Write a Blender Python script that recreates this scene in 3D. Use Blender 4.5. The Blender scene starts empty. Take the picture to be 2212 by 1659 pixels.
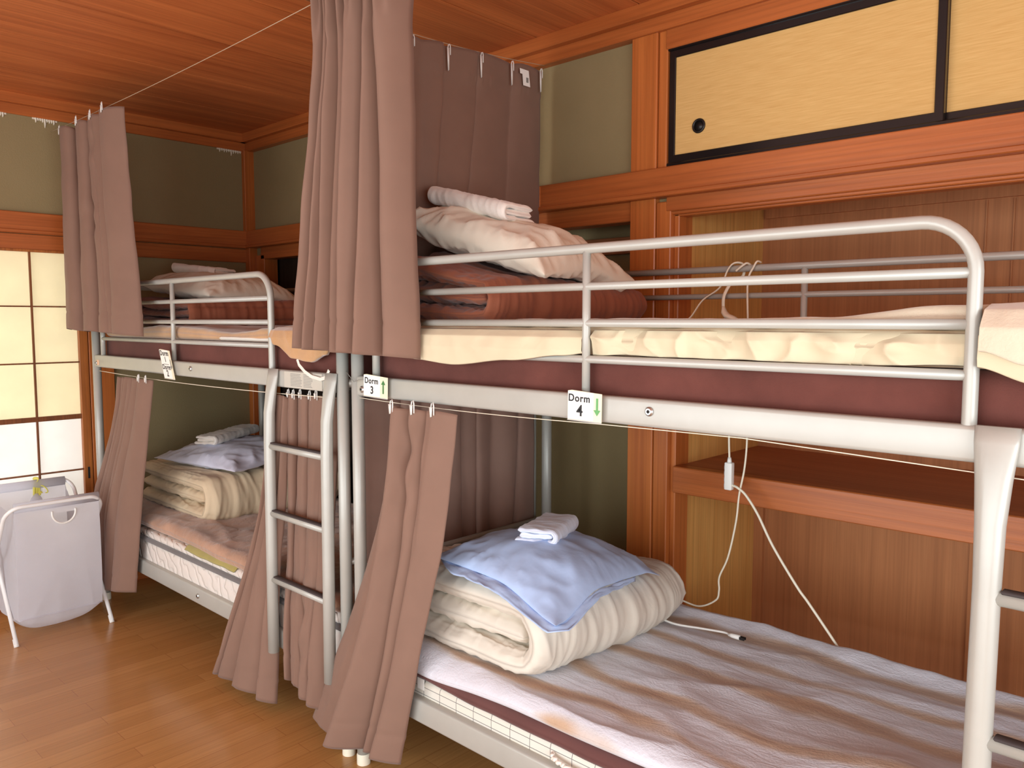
import bpy, bmesh, math, random
import numpy as np
from mathutils import Vector, Matrix, noise as mn

random.seed(7)
S = bpy.context.scene
COL = S.collection
PI = math.pi

# ------------------------------------------------------------------ view / camera
S.view_settings.view_transform = 'Standard'
S.view_settings.look = 'None'
S.view_settings.gamma = 1.0
S.view_settings.use_curve_mapping = False
S.view_settings.exposure = 0.5

F_PX = 1715.0
YAW, PITCH = math.radians(46.6), math.radians(4.6)
fw = Vector((-math.cos(YAW) * math.cos(PITCH), math.sin(YAW) * math.cos(PITCH), -math.sin(PITCH)))
rt = Vector((math.sin(YAW), math.cos(YAW), 0.0))
up = rt.cross(fw)
cam_d = bpy.data.cameras.new('camera')
cam_d.sensor_width = 36.0
cam_d.lens = F_PX / 2212.0 * 36.0
cam_d.clip_start = 0.02
cam = bpy.data.objects.new('camera', cam_d)
COL.objects.link(cam)
m3 = Matrix((rt, up, -fw)).transposed()
cam.matrix_world = Matrix.Translation((0, 0, 1.42)) @ m3.to_4x4()
S.camera = cam

# ------------------------------------------------------------------ materials
def lin(c):
    return tuple(((x / 255.0) / 12.92 if x / 255.0 <= 0.04045 else ((x / 255.0 + 0.055) / 1.055) ** 2.4) for x in c) + (1.0,)

def new_mat(name, rough=0.6, metal=0.0, spec=0.5):
    m = bpy.data.materials.new(name)
    m.use_nodes = True
    nt = m.node_tree
    b = nt.nodes['Principled BSDF']
    b.inputs['Roughness'].default_value = rough
    b.inputs['Metallic'].default_value = metal
    b.inputs['Specular IOR Level'].default_value = spec
    return m, nt, b

def coords(nt, scale=(1, 1, 1), rot=(0, 0, 0)):
    tc = nt.nodes.new('ShaderNodeTexCoord')
    mp = nt.nodes.new('ShaderNodeMapping')
    mp.inputs['Scale'].default_value = scale
    mp.inputs['Rotation'].default_value = rot
    nt.links.new(tc.outputs['Object'], mp.inputs['Vector'])
    return mp.outputs['Vector']

def noise_tex(nt, vec, scale, detail=4, rough=0.55, dist=0.0):
    n = nt.nodes.new('ShaderNodeTexNoise')
    n.inputs['Scale'].default_value = scale
    n.inputs['Detail'].default_value = detail
    n.inputs['Roughness'].default_value = rough
    n.inputs['Distortion'].default_value = dist
    nt.links.new(vec, n.inputs['Vector'])
    return n.outputs['Fac']

def ramp(nt, fac, stops):
    r = nt.nodes.new('ShaderNodeValToRGB')
    e = r.color_ramp.elements
    while len(e) < len(stops):
        e.new(0.5)
    for el, (p, c) in zip(e, stops):
        el.position = p
        el.color = c
    nt.links.new(fac, r.inputs['Fac'])
    return r.outputs['Color']

def mixc(nt, a, b, fac, mode='MIX'):
    x = nt.nodes.new('ShaderNodeMix')
    x.data_type = 'RGBA'
    x.blend_type = mode
    for sock, v in ((x.inputs[0], fac), (x.inputs[6], a), (x.inputs[7], b)):
        if hasattr(v, 'links') or hasattr(v, 'is_linked'):
            nt.links.new(v, sock)
        else:
            sock.default_value = v
    return x.outputs[2]

def bump(nt, b, h, strength=0.3, dist=0.01, chain=None):
    n = nt.nodes.new('ShaderNodeBump')
    n.inputs['Strength'].default_value = strength
    n.inputs['Distance'].default_value = dist
    nt.links.new(h, n.inputs['Height'])
    if chain is not None:
        nt.links.new(chain, n.inputs['Normal'])
    nt.links.new(n.outputs['Normal'], b.inputs['Normal'])
    return n.outputs['Normal']

def wood(name, dark, light, axis='x', rough=0.45, fine=1.0, spec=0.4, figure=0.35):
    m, nt, b = new_mat(name, rough, 0, spec)
    k = {'x': (0.35, 6, 6), 'y': (6, 0.35, 6), 'z': (6, 6, 0.35)}[axis]
    v = coords(nt, tuple(a * fine for a in k))
    n1 = noise_tex(nt, v, 2.2, 5, 0.6, 1.2)
    c = ramp(nt, n1, [(0.3, lin(dark)), (0.7, lin(light))])
    k2 = {'x': (0.5, 55, 55), 'y': (55, 0.5, 55), 'z': (55, 55, 0.5)}[axis]
    n2 = noise_tex(nt, coords(nt, k2), 2.0, 3, 0.6)
    c2 = ramp(nt, n2, [(0.32, (1 - figure, 1 - figure, 1 - figure, 1)), (0.6, (1, 1, 1, 1))])
    col = mixc(nt, c, c2, 1.0, 'MULTIPLY')
    nt.links.new(col, b.inputs['Base Color'])
    bump(nt, b, n2, 0.12, 0.003)
    return m

def cloth(name, col, var=0.06, rough=0.9, weave=900, sheen=0.25, bumps=0.25, wr=None):
    m, nt, b = new_mat(name, rough, 0, 0.2)
    v = coords(nt)
    n = noise_tex(nt, v, 7, 4)
    l = lin(col)
    d = tuple(x * (1 - var * 2.2) for x in l[:3]) + (1,)
    nt.links.new(ramp(nt, n, [(0.3, d), (0.7, l)]), b.inputs['Base Color'])
    b.inputs['Sheen Weight'].default_value = sheen
    f = noise_tex(nt, v, weave, 2)
    ch = bump(nt, b, f, bumps, 0.001)
    if wr:
        w = noise_tex(nt, coords(nt, wr[1]), wr[0], 3, 0.5, 0.6)
        bump(nt, b, w, wr[2], 0.012, ch)
    return m

def paint(name, col, rough=0.35, metal=0.0, spec=0.5, speck=0.0):
    m, nt, b = new_mat(name, rough, metal, spec)
    if speck:
        n = noise_tex(nt, coords(nt), 14, 5)
        l = lin(col)
        d = tuple(x * (1 - speck) for x in l[:3]) + (1,)
        nt.links.new(ramp(nt, n, [(0.35, d), (0.65, l)]), b.inputs['Base Color'])
    else:
        b.inputs['Base Color'].default_value = lin(col)
    return m

M = {}
M['ceiling'] = wood('ceiling boards', (176, 92, 48), (214, 124, 68), 'y', 0.5, 0.8, 0.3, 0.2)
M['trim_x'] = wood('cedar trim along wall', (164, 86, 40), (200, 114, 58), 'x', 0.35, 0.7, 0.45, 0.2)
M['trim_y'] = wood('cedar trim on left wall', (164, 86, 40), (200, 114, 58), 'y', 0.35, 0.7, 0.45, 0.2)
M['trim_z'] = wood('cedar post', (178, 96, 44), (208, 122, 60), 'z', 0.33, 0.7, 0.45, 0.2)
M['shoji_wood'] = wood('shoji wood', (150, 84, 36), (196, 118, 56), 'z', 0.4)
M['kumiko'] = wood('kumiko', (112, 62, 30), (140, 82, 40), 'z', 0.5)
M['closet_side'] = wood('closet side board', (214, 152, 80), (236, 182, 106), 'z', 0.5, 1.0, 0.3, 0.18)
M['closet_back'] = wood('closet back board', (176, 112, 70), (200, 132, 84), 'z', 0.55, 0.8, 0.3, 0.15)
M['closet_shelf'] = wood('closet shelf board', (168, 106, 70), (186, 122, 82), 'x', 0.55, 0.8, 0.3, 0.15)
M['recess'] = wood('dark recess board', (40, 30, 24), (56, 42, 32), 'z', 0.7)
M['black_lacquer'] = paint('black lacquer', (26, 22, 22), 0.22, 0, 0.5)
M['pull'] = paint('pull metal', (44, 40, 38), 0.35, 0.5)

def plaster():
    m, nt, b = new_mat('olive sand plaster', 0.95, 0, 0.1)
    v = coords(nt)
    n = noise_tex(nt, v, 1.6, 5)
    c = ramp(nt, n, [(0.3, lin((142, 126, 91))), (0.7, lin((154, 137, 101)))])
    nt.links.new(c, b.inputs['Base Color'])
    bump(nt, b, noise_tex(nt, v, 260, 3), 0.35, 0.003)
    return m
M['plaster'] = plaster()
M['plaster_white'] = paint('bare plaster', (226, 218, 200), 0.9)

def fusuma():
    m, nt, b = new_mat('fusuma paper', 0.8, 0, 0.2)
    n = noise_tex(nt, coords(nt, (3, 3, 60)), 4, 4, 0.6)
    c = ramp(nt, n, [(0.3, lin((206, 162, 98))), (0.7, lin((220, 180, 116)))])
    nt.links.new(c, b.inputs['Base Color'])
    return m
M['fusuma'] = fusuma()

def floor_mat():
    m, nt, b = new_mat('oak floor', 0.23, 0, 0.5)
    br = nt.nodes.new('ShaderNodeTexBrick')
    br.offset = 0.37
    br.inputs['Scale'].default_value = 1.0
    br.inputs['Brick Width'].default_value = 0.62
    br.inputs['Row Height'].default_value = 0.075
    br.inputs['Mortar Size'].default_value = 0.0012
    br.inputs['Mortar Smooth'].default_value = 0.3
    br.inputs['Bias'].default_value = 0.0
    br.inputs['Color1'].default_value = lin((186, 132, 76))
    br.inputs['Color2'].default_value = lin((198, 144, 86))
    br.inputs['Mortar'].default_value = lin((168, 112, 66))
    nt.links.new(coords(nt, (1, 1, 1), (0, 0, PI / 2)), br.inputs['Vector'])
    n = noise_tex(nt, coords(nt, (40, 1.0, 1)), 3, 4, 0.6)
    c = ramp(nt, n, [(0.3, (0.84, 0.84, 0.84, 1)), (0.65, (1, 1, 1, 1))])
    nt.links.new(mixc(nt, br.outputs['Color'], c, 1.0, 'MULTIPLY'), b.inputs['Base Color'])
    return m
M['floor'] = floor_mat()

def paper(name, col):
    m = bpy.data.materials.new(name)
    m.use_nodes = True
    nt = m.node_tree
    nt.nodes.remove(nt.nodes['Principled BSDF'])
    out = nt.nodes['Material Output']
    d = nt.nodes.new('ShaderNodeBsdfDiffuse')
    t = nt.nodes.new('ShaderNodeBsdfTranslucent')
    n = noise_tex(nt, coords(nt, (1, 1, 1)), 6, 6)
    l = lin(col)
    c = ramp(nt, n, [(0.3, tuple(x * 0.94 for x in l[:3]) + (1,)), (0.7, l)])
    nt.links.new(c, d.inputs['Color'])
    nt.links.new(c, t.inputs['Color'])
    mx = nt.nodes.new('ShaderNodeMixShader')
    mx.inputs[0].default_value = 0.6
    nt.links.new(d.outputs[0], mx.inputs[1])
    nt.links.new(t.outputs[0], mx.inputs[2])
    nt.links.new(mx.outputs[0], out.inputs['Surface'])
    return m
M['paper_cream'] = paper('cream shoji paper', (247, 238, 212))  # cream sheet for the upper panes, whiter one for the lower
M['paper_white'] = paper('white shoji paper', (248, 244, 238))
M['bag'] = paper('translucent bag fabric', (238, 238, 244))

M['metal'] = paint('silver painted steel', (183, 182, 174), 0.34, 0.12, 0.5, 0.05)
M['rung_shade'] = paint('dark rung shade', (70, 62, 62), 0.8)
M['steel'] = paint('bolt steel', (190, 190, 188), 0.3, 0.9)
M['curtain'] = cloth('brown blackout curtain', (136, 106, 91), 0.04, 0.75, 1400, 0.12, 0.12)
M['curtain_sheer'] = cloth('brown lining curtain', (160, 128, 114), 0.05, 0.85, 1400, 0.1, 0.12)
M['maroon'] = cloth('maroon mattress cover', (110, 64, 56), 0.14, 0.95, 420, 0.1, 0.6)
M['brown_quilt'] = cloth('brown duvet cotton', (146, 86, 62), 0.05, 0.8, 900, 0.15, 0.15, (9, (1, 1, 1), 0.25))
M['cream_quilt'] = cloth('cream duvet cotton', (226, 217, 202), 0.03, 0.85, 900, 0.1, 0.12, (11, (1, 1, 1), 0.22))
M['beige_quilt'] = cloth('beige duvet cotton', (222, 202, 170), 0.04, 0.85, 900, 0.1, 0.12, (9, (1, 1, 1), 0.25))
M['cream_futon'] = cloth('cream futon cotton', (218, 205, 174), 0.03, 0.85, 900, 0.1, 0.12, (7, (1, 1, 1), 0.45))
M['cream_fleece'] = cloth('cream fleece', (220, 206, 182), 0.06, 1.0, 180, 0.5, 0.8)
M['tan_fleece'] = cloth('tan fleece', (206, 160, 112), 0.12, 1.0, 180, 0.6, 0.7)
M['pink_pad'] = cloth('rosy tan plush pad', (192, 150, 124), 0.12, 1.0, 160, 0.4, 0.7, (16, (1, 1, 1), 0.6))
M['white_pillow'] = cloth('white pillowcase', (232, 224, 206), 0.02, 0.8, 1200, 0.1, 0.08, (10, (1, 1, 1), 0.3))
M['grey_pillow'] = cloth('lavender white pillowcase', (216, 216, 232), 0.03, 0.8, 1200, 0.1, 0.08, (12, (1, 1, 1), 0.25))
M['blue_pillow'] = cloth('pale blue pillowcase', (180, 202, 238), 0.03, 0.8, 1200, 0.1, 0.08, (9, (1, 1, 1), 0.35))
M['towel_white'] = cloth('white terry', (246, 238, 228), 0.02, 1.0, 420, 0.5, 0.6)
M['towel_blue'] = cloth('pale blue terry', (224, 230, 246), 0.02, 1.0, 420, 0.5, 0.6)
M['white_strap'] = cloth('white elastic', (240, 232, 220), 0.02)
M['grey_binding'] = cloth('grey binding', (120, 116, 116), 0.05)
M['yellow_strap'] = cloth('olive yellow pad edge', (176, 164, 96), 0.08)
M['brown_pad'] = cloth('brown pad', (104, 66, 62), 0.08, 0.8, 700, 0.2, 0.3)
M['white_plastic'] = paint('white plastic', (240, 238, 232), 0.4)
M['cream_plastic'] = paint('cream cable', (236, 226, 204), 0.45)
M['grey_plastic'] = paint('grey plastic', (176, 172, 172), 0.4)
M['black'] = paint('black ink', (24, 24, 26), 0.6)
M['card'] = paint('white card', (248, 246, 240), 0.5)
M['card_cream'] = paint('cream card', (236, 228, 200), 0.5)
M['green'] = paint('green arrow ink', (66, 128, 66), 0.6)
M['green_fade'] = paint('faded green arrow ink', (104, 172, 104), 0.6)
M['orange_tag'] = paint('peach sticker', (232, 190, 160), 0.6)
M['label_grey'] = paint('grey print', (142, 140, 134), 0.6)
M['yellow_bag'] = paint('yellow ribbon', (222, 216, 96), 0.5)
M['warning_backing'] = paint('silver notice', (196, 192, 180), 0.5)
M['wire'] = paint('curtain wire', (206, 186, 160), 0.4, 0.3)
M['grommet'] = paint('antique brass', (110, 92, 62), 0.35, 0.8)
M['white_tube'] = paint('white enamel tube', (240, 240, 238), 0.3)
M['slat'] = paint('slat grey', (150, 148, 144), 0.6)

def quilted():
    m, nt, b = new_mat('white quilted ticking', 0.75, 0, 0.25)
    b.inputs['Base Color'].default_value = lin((228, 220, 212))
    w = nt.nodes.new('ShaderNodeTexWave')
    w.wave_type = 'BANDS'; w.bands_direction = 'DIAGONAL'
    w.inputs['Scale'].default_value = 9.0
    w.inputs['Distortion'].default_value = 7.0
    w.inputs['Detail'].default_value = 1.0
    w.inputs['Detail Scale'].default_value = 1.6
    nt.links.new(coords(nt, (1, 1, 1.0)), w.inputs['Vector'])
    h = ramp(nt, w.outputs['Fac'], [(0.0, (0, 0, 0, 1)), (0.25, (.8, .8, .8, 1)), (1.0, (1, 1, 1, 1))])
    bump(nt, b, h, 0.5, 0.012)
    return m
M['mattress_white'] = quilted()

def plaid():
    m, nt, b = new_mat('plaid ticking', 0.9, 0, 0.2)
    br = nt.nodes.new('ShaderNodeTexBrick')
    br.offset = 0.0
    br.inputs['Scale'].default_value = 1.0
    br.inputs['Brick Width'].default_value = 0.07
    br.inputs['Row Height'].default_value = 0.022
    br.inputs['Mortar Size'].default_value = 0.001
    br.inputs['Color1'].default_value = lin((226, 220, 206))
    br.inputs['Color2'].default_value = lin((222, 218, 208))
    br.inputs['Mortar'].default_value = lin((120, 118, 116))
    nt.links.new(coords(nt, (1, 1, 1), (PI / 2, 0, 0)), br.inputs['Vector'])
    nt.links.new(br.outputs['Color'], b.inputs['Base Color'])
    return m
M['plaid'] = plaid()

def tiger():
    m, nt, b = new_mat('striped plush blanket', 1.0, 0, 0.15)
    v = coords(nt, (0.42, 1, 1), (0, 0, math.radians(-5)))
    w = nt.nodes.new('ShaderNodeTexWave')
    w.wave_type = 'BANDS'
    w.bands_direction = 'Y'
    w.inputs['Scale'].default_value = 1.9
    w.inputs['Distortion'].default_value = 4.6
    w.inputs['Detail'].default_value = 2.5
    w.inputs['Detail Scale'].default_value = 1.5
    w.inputs['Detail Roughness'].default_value = 0.6
    nt.links.new(v, w.inputs['Vector'])
    big = noise_tex(nt, coords(nt, (0.8, 2.2, 1)), 2.4, 4, 0.55)
    mul = nt.nodes.new('ShaderNodeMath'); mul.operation = 'MULTIPLY_ADD'
    nt.links.new(big, mul.inputs[0]); mul.inputs[1].default_value = 1.1
    nt.links.new(w.outputs['Fac'], mul.inputs[2])
    c = ramp(nt, mul.outputs[0], [(0.38, lin((168, 126, 94))), (0.62, lin((194, 164, 138))), (0.86, lin((212, 206, 206))), (1.0, lin((218, 217, 225)))])
    nt.links.new(c, b.inputs['Base Color'])
    b.inputs['Sheen Weight'].default_value = 0.3
    ch = bump(nt, b, noise_tex(nt, coords(nt), 160, 3), 0.5, 0.003)
    bump(nt, b, noise_tex(nt, coords(nt, (1.2, 4, 1)), 7, 4, 0.6, 0.8), 0.4, 0.012, ch)
    return m
M['tiger'] = tiger()

# ------------------------------------------------------------------ object helpers
WO = {}          # world origin of every object's local space

def link_mesh(name, verts, faces, mat, parent=None, smooth=True, origin=None):
    me = bpy.data.meshes.new(name)
    V = np.asarray(verts, float)
    if parent is not None:
        o0 = np.array(WO[parent.name])
    elif origin is not None:
        o0 = np.array(origin, float)
    else:
        lo, hi = V.min(0), V.max(0)
        o0 = np.array([(lo[0] + hi[0]) / 2, (lo[1] + hi[1]) / 2, lo[2]])
    me.from_pydata([tuple(v) for v in (V - o0)], [], faces)
    me.validate()
    bm = bmesh.new()
    bm.from_mesh(me)
    bmesh.ops.recalc_face_normals(bm, faces=bm.faces)
    bm.to_mesh(me)
    bm.free()
    if smooth:
        for p in me.polygons:
            p.use_smooth = True
    me.materials.append(M[mat])
    ob = bpy.data.objects.new(name, me)
    COL.objects.link(ob)
    if parent is not None:
        ob.parent = parent
    else:
        ob.location = o0
    WO[ob.name] = tuple(o0)
    return ob

def tag(o, label=None, cat=None, group=None, kind=None):
    if label: o['label'] = label
    if cat: o['category'] = cat
    if group: o['group'] = group
    if kind: o['kind'] = kind
    return o

def root(name, loc, label, cat, group=None):
    o = bpy.data.objects.new(name, None)
    o.empty_display_size = 0.1
    COL.objects.link(o)
    o.location = loc
    WO[o.name] = tuple(loc)
    return tag(o, label, cat, group)

class MB:
    """collects shapes, links them as ONE mesh"""
    def __init__(s):
        s.v, s.f = [], []
    def add(s, verts, faces):
        n = len(s.v)
        s.v.extend([tuple(p) for p in verts])
        s.f.extend([tuple(i + n for i in f) for f in faces])
        return s
    def box(s, x0, x1, y0, y1, z0, z1, bev=0.0, seg=2):
        if bev <= 0:
            v = [(x, y, z) for x in (x0, x1) for y in (y0, y1) for z in (z0, z1)]
            f = [(0, 1, 3, 2), (4, 6, 7, 5), (0, 4, 5, 1), (2, 3, 7, 6), (0, 2, 6, 4), (1, 5, 7, 3)]
            return s.add(v, f)
        bm = bmesh.new()
        bmesh.ops.create_cube(bm, size=1)
        for p in bm.verts:
            p.co = Vector(((x0 + x1) / 2 + p.co.x * (x1 - x0), (y0 + y1) / 2 + p.co.y * (y1 - y0), (z0 + z1) / 2 + p.co.z * (z1 - z0)))
        bmesh.ops.bevel(bm, geom=list(bm.edges), offset=bev, segments=seg, profile=0.5, affect='EDGES')
        bm.verts.index_update()
        s.add([p.co[:] for p in bm.verts], [[q.index for q in f.verts] for f in bm.faces])
        bm.free()
        return s
    def tube(s, pts, r, seg=12, caps=True, closed=False, ref=None):
        P = [Vector(p) for p in pts]
        n = len(P)
        rr = r if isinstance(r, (list, tuple)) else [r] * n
        T = []
        for i in range(n):
            if closed:
                t = P[(i + 1) % n] - P[i - 1]
            else:
                t = P[min(i + 1, n - 1)] - P[max(i - 1, 0)]
            T.append(t.normalized())
        a = Vector(ref) if ref else (Vector((0, 0, 1)) if abs(T[0].z) < 0.9 else Vector((1, 0, 0)))
        a = (a - T[0] * a.dot(T[0])).normalized()
        vs, fs = [], []
        for i in range(n):
            a = (a - T[i] * a.dot(T[i])).normalized()
            b = T[i].cross(a)
            q = rr[i]
            ra, rb = (q if isinstance(q, (tuple, list)) else (q, q))
            for k in range(seg):
                th = 2 * PI * k / seg
                vs.append(P[i] + a * (ra * math.cos(th)) + b * (rb * math.sin(th)))
        m = n if closed else n - 1
        for i in range(m):
            j = (i + 1) % n
            for k in range(seg):
                l = (k + 1) % seg
                fs.append((i * seg + k, i * seg + l, j * seg + l, j * seg + k))
        if caps and not closed:
            fs.append(tuple(range(seg - 1, -1, -1)))
            fs.append(tuple((n - 1) * seg + k for k in range(seg)))
        return s.add([v[:] for v in vs], fs)
    def cyl(s, p0, p1, r, seg=16):
        return s.tube([p0, p1], r, seg)
    def prism(s, poly, origin, ax, ay, depth):
        """flat polygon (2-D) extruded by the depth vector"""
        o, ax, ay, d = Vector(origin), Vector(ax), Vector(ay), Vector(depth)
        v = [o + ax * p[0] + ay * p[1] for p in poly] + [o + ax * p[0] + ay * p[1] + d for p in poly]
        n = len(poly)
        f = [tuple(range(n)), tuple(range(2 * n - 1, n - 1, -1))]
        f += [(i, (i + 1) % n, n + (i + 1) % n, n + i) for i in range(n)]
        return s.add([q[:] for q in v], f)
    def grid(s, G, close_u=False, close_v=False):
        nu, nv = G.shape[0], G.shape[1]
        f = []
        for i in range(nu if close_u else nu - 1):
            for j in range(nv if close_v else nv - 1):
                a, b = (i + 1) % nu, (j + 1) % nv
                f.append((i * nv + j, a * nv + j, a * nv + b, i * nv + b))
        return s.add(G.reshape(-1, 3), f)
    def build(s, name, mat, parent=None, smooth=True, origin=None):
        return link_mesh(name, s.v, s.f, mat, parent, smooth, origin)

def auto_smooth(ob, ang=40):
    me = ob.data
    bm = bmesh.new(); bm.from_mesh(me)
    for e in bm.edges:
        if len(e.link_faces) == 2 and e.calc_face_angle(0) > math.radians(ang):
            e.smooth = False
    bm.to_mesh(me); bm.free()
    return ob

def N(x, y, z=0.0):
    return mn.noise(Vector((x, y, z)))

def arc(c, r, a0, a1, n, ux, uy):
    c, ux, uy = Vector(c), Vector(ux), Vector(uy)
    return [(c + ux * (r * math.cos(a0 + (a1 - a0) * i / n)) + uy * (r * math.sin(a0 + (a1 - a0) * i / n)))[:] for i in range(n + 1)]

def interp(keys, t):
    """smooth interpolation of a list of (t, value...)"""
    if t <= keys[0][0]: return np.array(keys[0][1:], float)
    for a, b in zip(keys[:-1], keys[1:]):
        if t <= b[0]:
            k = (t - a[0]) / (b[0] - a[0])
            k = k * k * (3 - 2 * k)
            return np.array(a[1:], float) * (1 - k) + np.array(b[1:], float) * k
    return np.array(keys[-1][1:], float)

def lerp_rows(rows, t):
    """piecewise-linear rows with rounded corners; the heights (4, 5) stay exactly linear"""
    def li(t):
        t = min(1, max(0, t))
        for a, b in zip(rows[:-1], rows[1:]):
            if t <= b[0]:
                k = (t - a[0]) / (b[0] - a[0])
                return np.array(a[1:], float) * (1 - k) + np.array(b[1:], float) * k
        return np.array(rows[-1][1:], float)
    w = min(.09, t, 1 - t)
    r = sum(li(t + w * d) for d in (-1, -.5, 0, .5, 1)) / 5
    for k in (4, 5):
        r[k] = rows[0][k + 1] + (rows[-1][k + 1] - rows[0][k + 1]) * t
    return r

# ------------------------------------------------------------------ room
XL, YB, ZC = -4.42, 2.39, 2.50
YF, XR = -1.7, 1.7
def struct(mb, name, mat, smooth=False, parent=None):
    o = mb.build(name, mat, parent, smooth)
    if parent is None: o['kind'] = 'structure'
    return o

struct(MB().box(XL - .3, XR + .1, YF - .1, 3.3, -0.1, 0.0), 'floor', 'floor')
# ceiling: boards lap over one another, every board a shallow step
cb = MB()
xs = [-1.62 + .47 * k for k in range(-6, 8)]
for i, x in enumerate(xs):
    cb.box(x + .004, x + .47 - .004, YF - .1, YB + .06, ZC, ZC + .02)
cb.box(XL - .1, XR + .1, YF - .1, YB + .1, ZC + .014, ZC + .1)
struct(cb, 'ceiling', 'ceiling')

# left wall: plaster above and beside the shoji opening
SY0, SY1, SZ0, SZ1 = -0.40, 1.475, 0.06, 1.765
lw = MB()
lw.box(XL - .12, XL, YF, YB + .9, 1.82, ZC)
lw.box(XL - .12, XL, 1.475, YB + .9, 0, 1.83)
lw.box(XL - .12, XL, YF, SY0, 0, 1.83)
struct(lw, 'wall_left', 'plaster')
# closet-side wall (far wall along the beds)
bw = MB()
bw.box(XL, -1.53, YB + .03, YB + .15, 1.80, ZC)
bw.box(-1.62, XR, YB + .05, YB + .15, 1.80, 1.96)
bw.box(-1.62, XR, YB + .05, YB + .15, 2.33, ZC)
struct(bw, 'wall_back', 'plaster')
fwm = MB()
WX0, WX1, WZ1 = -3.7, 1.35, 2.02
fwm.box(XL, WX0, YF - .1, YF, 0, ZC); fwm.box(WX1, XR, YF - .1, YF, 0, ZC)
fwm.box(WX0, WX1, YF - .1, YF, WZ1, ZC)
struct(fwm, 'wall_front', 'plaster_white')  # unseen wall, coloured pale to bounce more light into the room
rw = MB()
rw.box(XR, XR + .1, YF - .1, -1.3, 0, ZC); rw.box(XR, XR + .1, 1.2, 3.3, 0, ZC)
rw.box(XR, XR + .1, -1.3, 1.2, 2.02, ZC); rw.box(XR, XR + .1, -1.3, 1.2, 0, .35)
struct(rw, 'wall_right', 'plaster_white')  # out of view as well, pale for extra bounce light
wf = MB()
for x in np.linspace(WX0, WX1 - .05, 5):
    wf.box(x, x + .05, YF - .08, YF - .03, 0, WZ1)
for z in (0.0, WZ1 - .06):
    wf.box(WX0, WX1, YF - .08, YF - .03, z, z + .06)
struct(wf, 'window_1', 'shoji_wood')
wf = MB()
for y in (-1.3, -.07, 1.15):
    wf.box(XR + .02, XR + .07, y, y + .05, .35, 2.02)
for z in (.35, 1.97):
    wf.box(XR + .02, XR + .07, -1.3, 1.2, z, z + .05)
struct(wf, 'window_2', 'shoji_wood')

# far-wall timber
def trim(name, mat, *boxes, bev=.003):
    mb = MB()
    for b in boxes: mb.box(*b, bev=bev, seg=1)
    return struct(mb, name, mat)
trim('trim_1', 'trim_x', (XL, XR, YB - .012, YB + .06, 2.405, 2.455), (XL, XR, YB - .045, YB + .06, 2.452, 2.502))      # cornice
trim('trim_2', 'trim_x', (XL + .0, XR, YB - .022, YB + .06, 1.858, 1.943), (XL, XR, YB - .034, YB + .04, 1.843, 1.860))  # nageshi rail
trim('trim_3', 'trim_x', (-4.30, -1.675, YB + .012, YB + .09, 1.775, 1.845))                                              # lintel over recess
trim('trim_4', 'trim_z', (-1.678, -1.572, YB, YB + .12, 0, 1.845), (-1.678, -1.572, YB, YB + .12, 1.94, 2.41))            # column
trim('trim_5', 'trim_z', (-1.570, -1.512, YB + .006, YB + .12, 0, 1.83), (-1.570, -1.535, YB + .008, YB + .10, 1.94, 2.41), (-1.512, -1.492, YB + .03, YB + .12, 0, 1.80))  # closet jamb
trim('trim_6', 'trim_x', (-1.53, XR, YB + .004, YB + .10, 1.795, 1.845), (-1.53, XR, YB + .016, YB + .09, 1.785, 1.797), (-1.53, XR, YB + .03, YB + .08, 1.778, 1.787))    # closet lintel
trim('trim_7', 'trim_x', (-1.54, XR, YB + .004, YB + .10, 2.342, 2.408))
trim('trim_8', 'trim_z', (XL, XL + .035, YB - .03, YB + .05, 1.94, 2.41), (XL, XL + .16, YB + .012, YB + .10, 0, 1.80), (XL, XL + .05, YB - .02, YB + .06, 0, 1.85))   # corner posts
# left-wall timber
trim('trim_9', 'trim_y', (XL - .02, XL + .012, YF, YB, 2.405, 2.455), (XL - .02, XL + .045, YF, YB, 2.452, 2.502))
trim('trim_10', 'trim_y', (XL - .02, XL + .022, YF, YB, 1.855, 1.943), (XL - .02, XL + .030, YF, YB, 1.840, 1.858))
trim('trim_11', 'trim_y', (XL - .04, XL + .010, YF, YB, 1.758, 1.838))
trim('trim_12', 'trim_z', (XL - .06, XL + .016, 1.478, 1.60, 0, 1.77))
trim('baseboard_left', 'trim_y', (XL - .02, XL + .014, 1.60, YB, 0, .055))
trim('trim_13', 'trim_y', (XL - .10, XL + .02, SY0, 1.478, 0, .06))
# bare plaster drips under the cornice on the left wall
dr = MB()
for y0, y1, n in ((1.10, 1.15, 5), (1.28, 1.37, 9), (2.22, 2.36, 10)):
    for k in range(n):
        y = y0 + (y1 - y0) * (k + .5) / n
        l = .012 + .02 * abs(N(y * 90, 3.3)) + (.02 if k == n // 2 else 0)
        dr.tube([(XL + .001, y, 2.41), (XL + .003, y + .001, 2.405 - l * .6), (XL + .001, y, 2.405 - l)], [.006, .004, .0015], 6)
    dr.box(XL - .001, XL + .003, y0 - .01, y1 + .01, 2.397, 2.41)
struct(dr, 'trim_14', 'plaster_white')

# recess left of the column: olive alcove wall, darker store behind the far bed
rc = MB()
rc.box(-2.62, -1.60, 2.62, 2.70, 0, 1.90)
rc.box(-2.70, -2.62, 2.42, 3.2, 0, 1.90)
struct(rc, 'wall_alcove', 'plaster')
trim('trim_15', 'closet_shelf', (-2.62, -1.60, 2.585, 2.622, 1.68, 1.745))
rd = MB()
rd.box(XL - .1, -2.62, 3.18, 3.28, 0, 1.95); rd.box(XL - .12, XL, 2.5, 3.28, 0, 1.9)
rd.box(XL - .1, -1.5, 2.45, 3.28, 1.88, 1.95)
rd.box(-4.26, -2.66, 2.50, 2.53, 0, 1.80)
struct(rd, 'wall_recess', 'recess')

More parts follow.
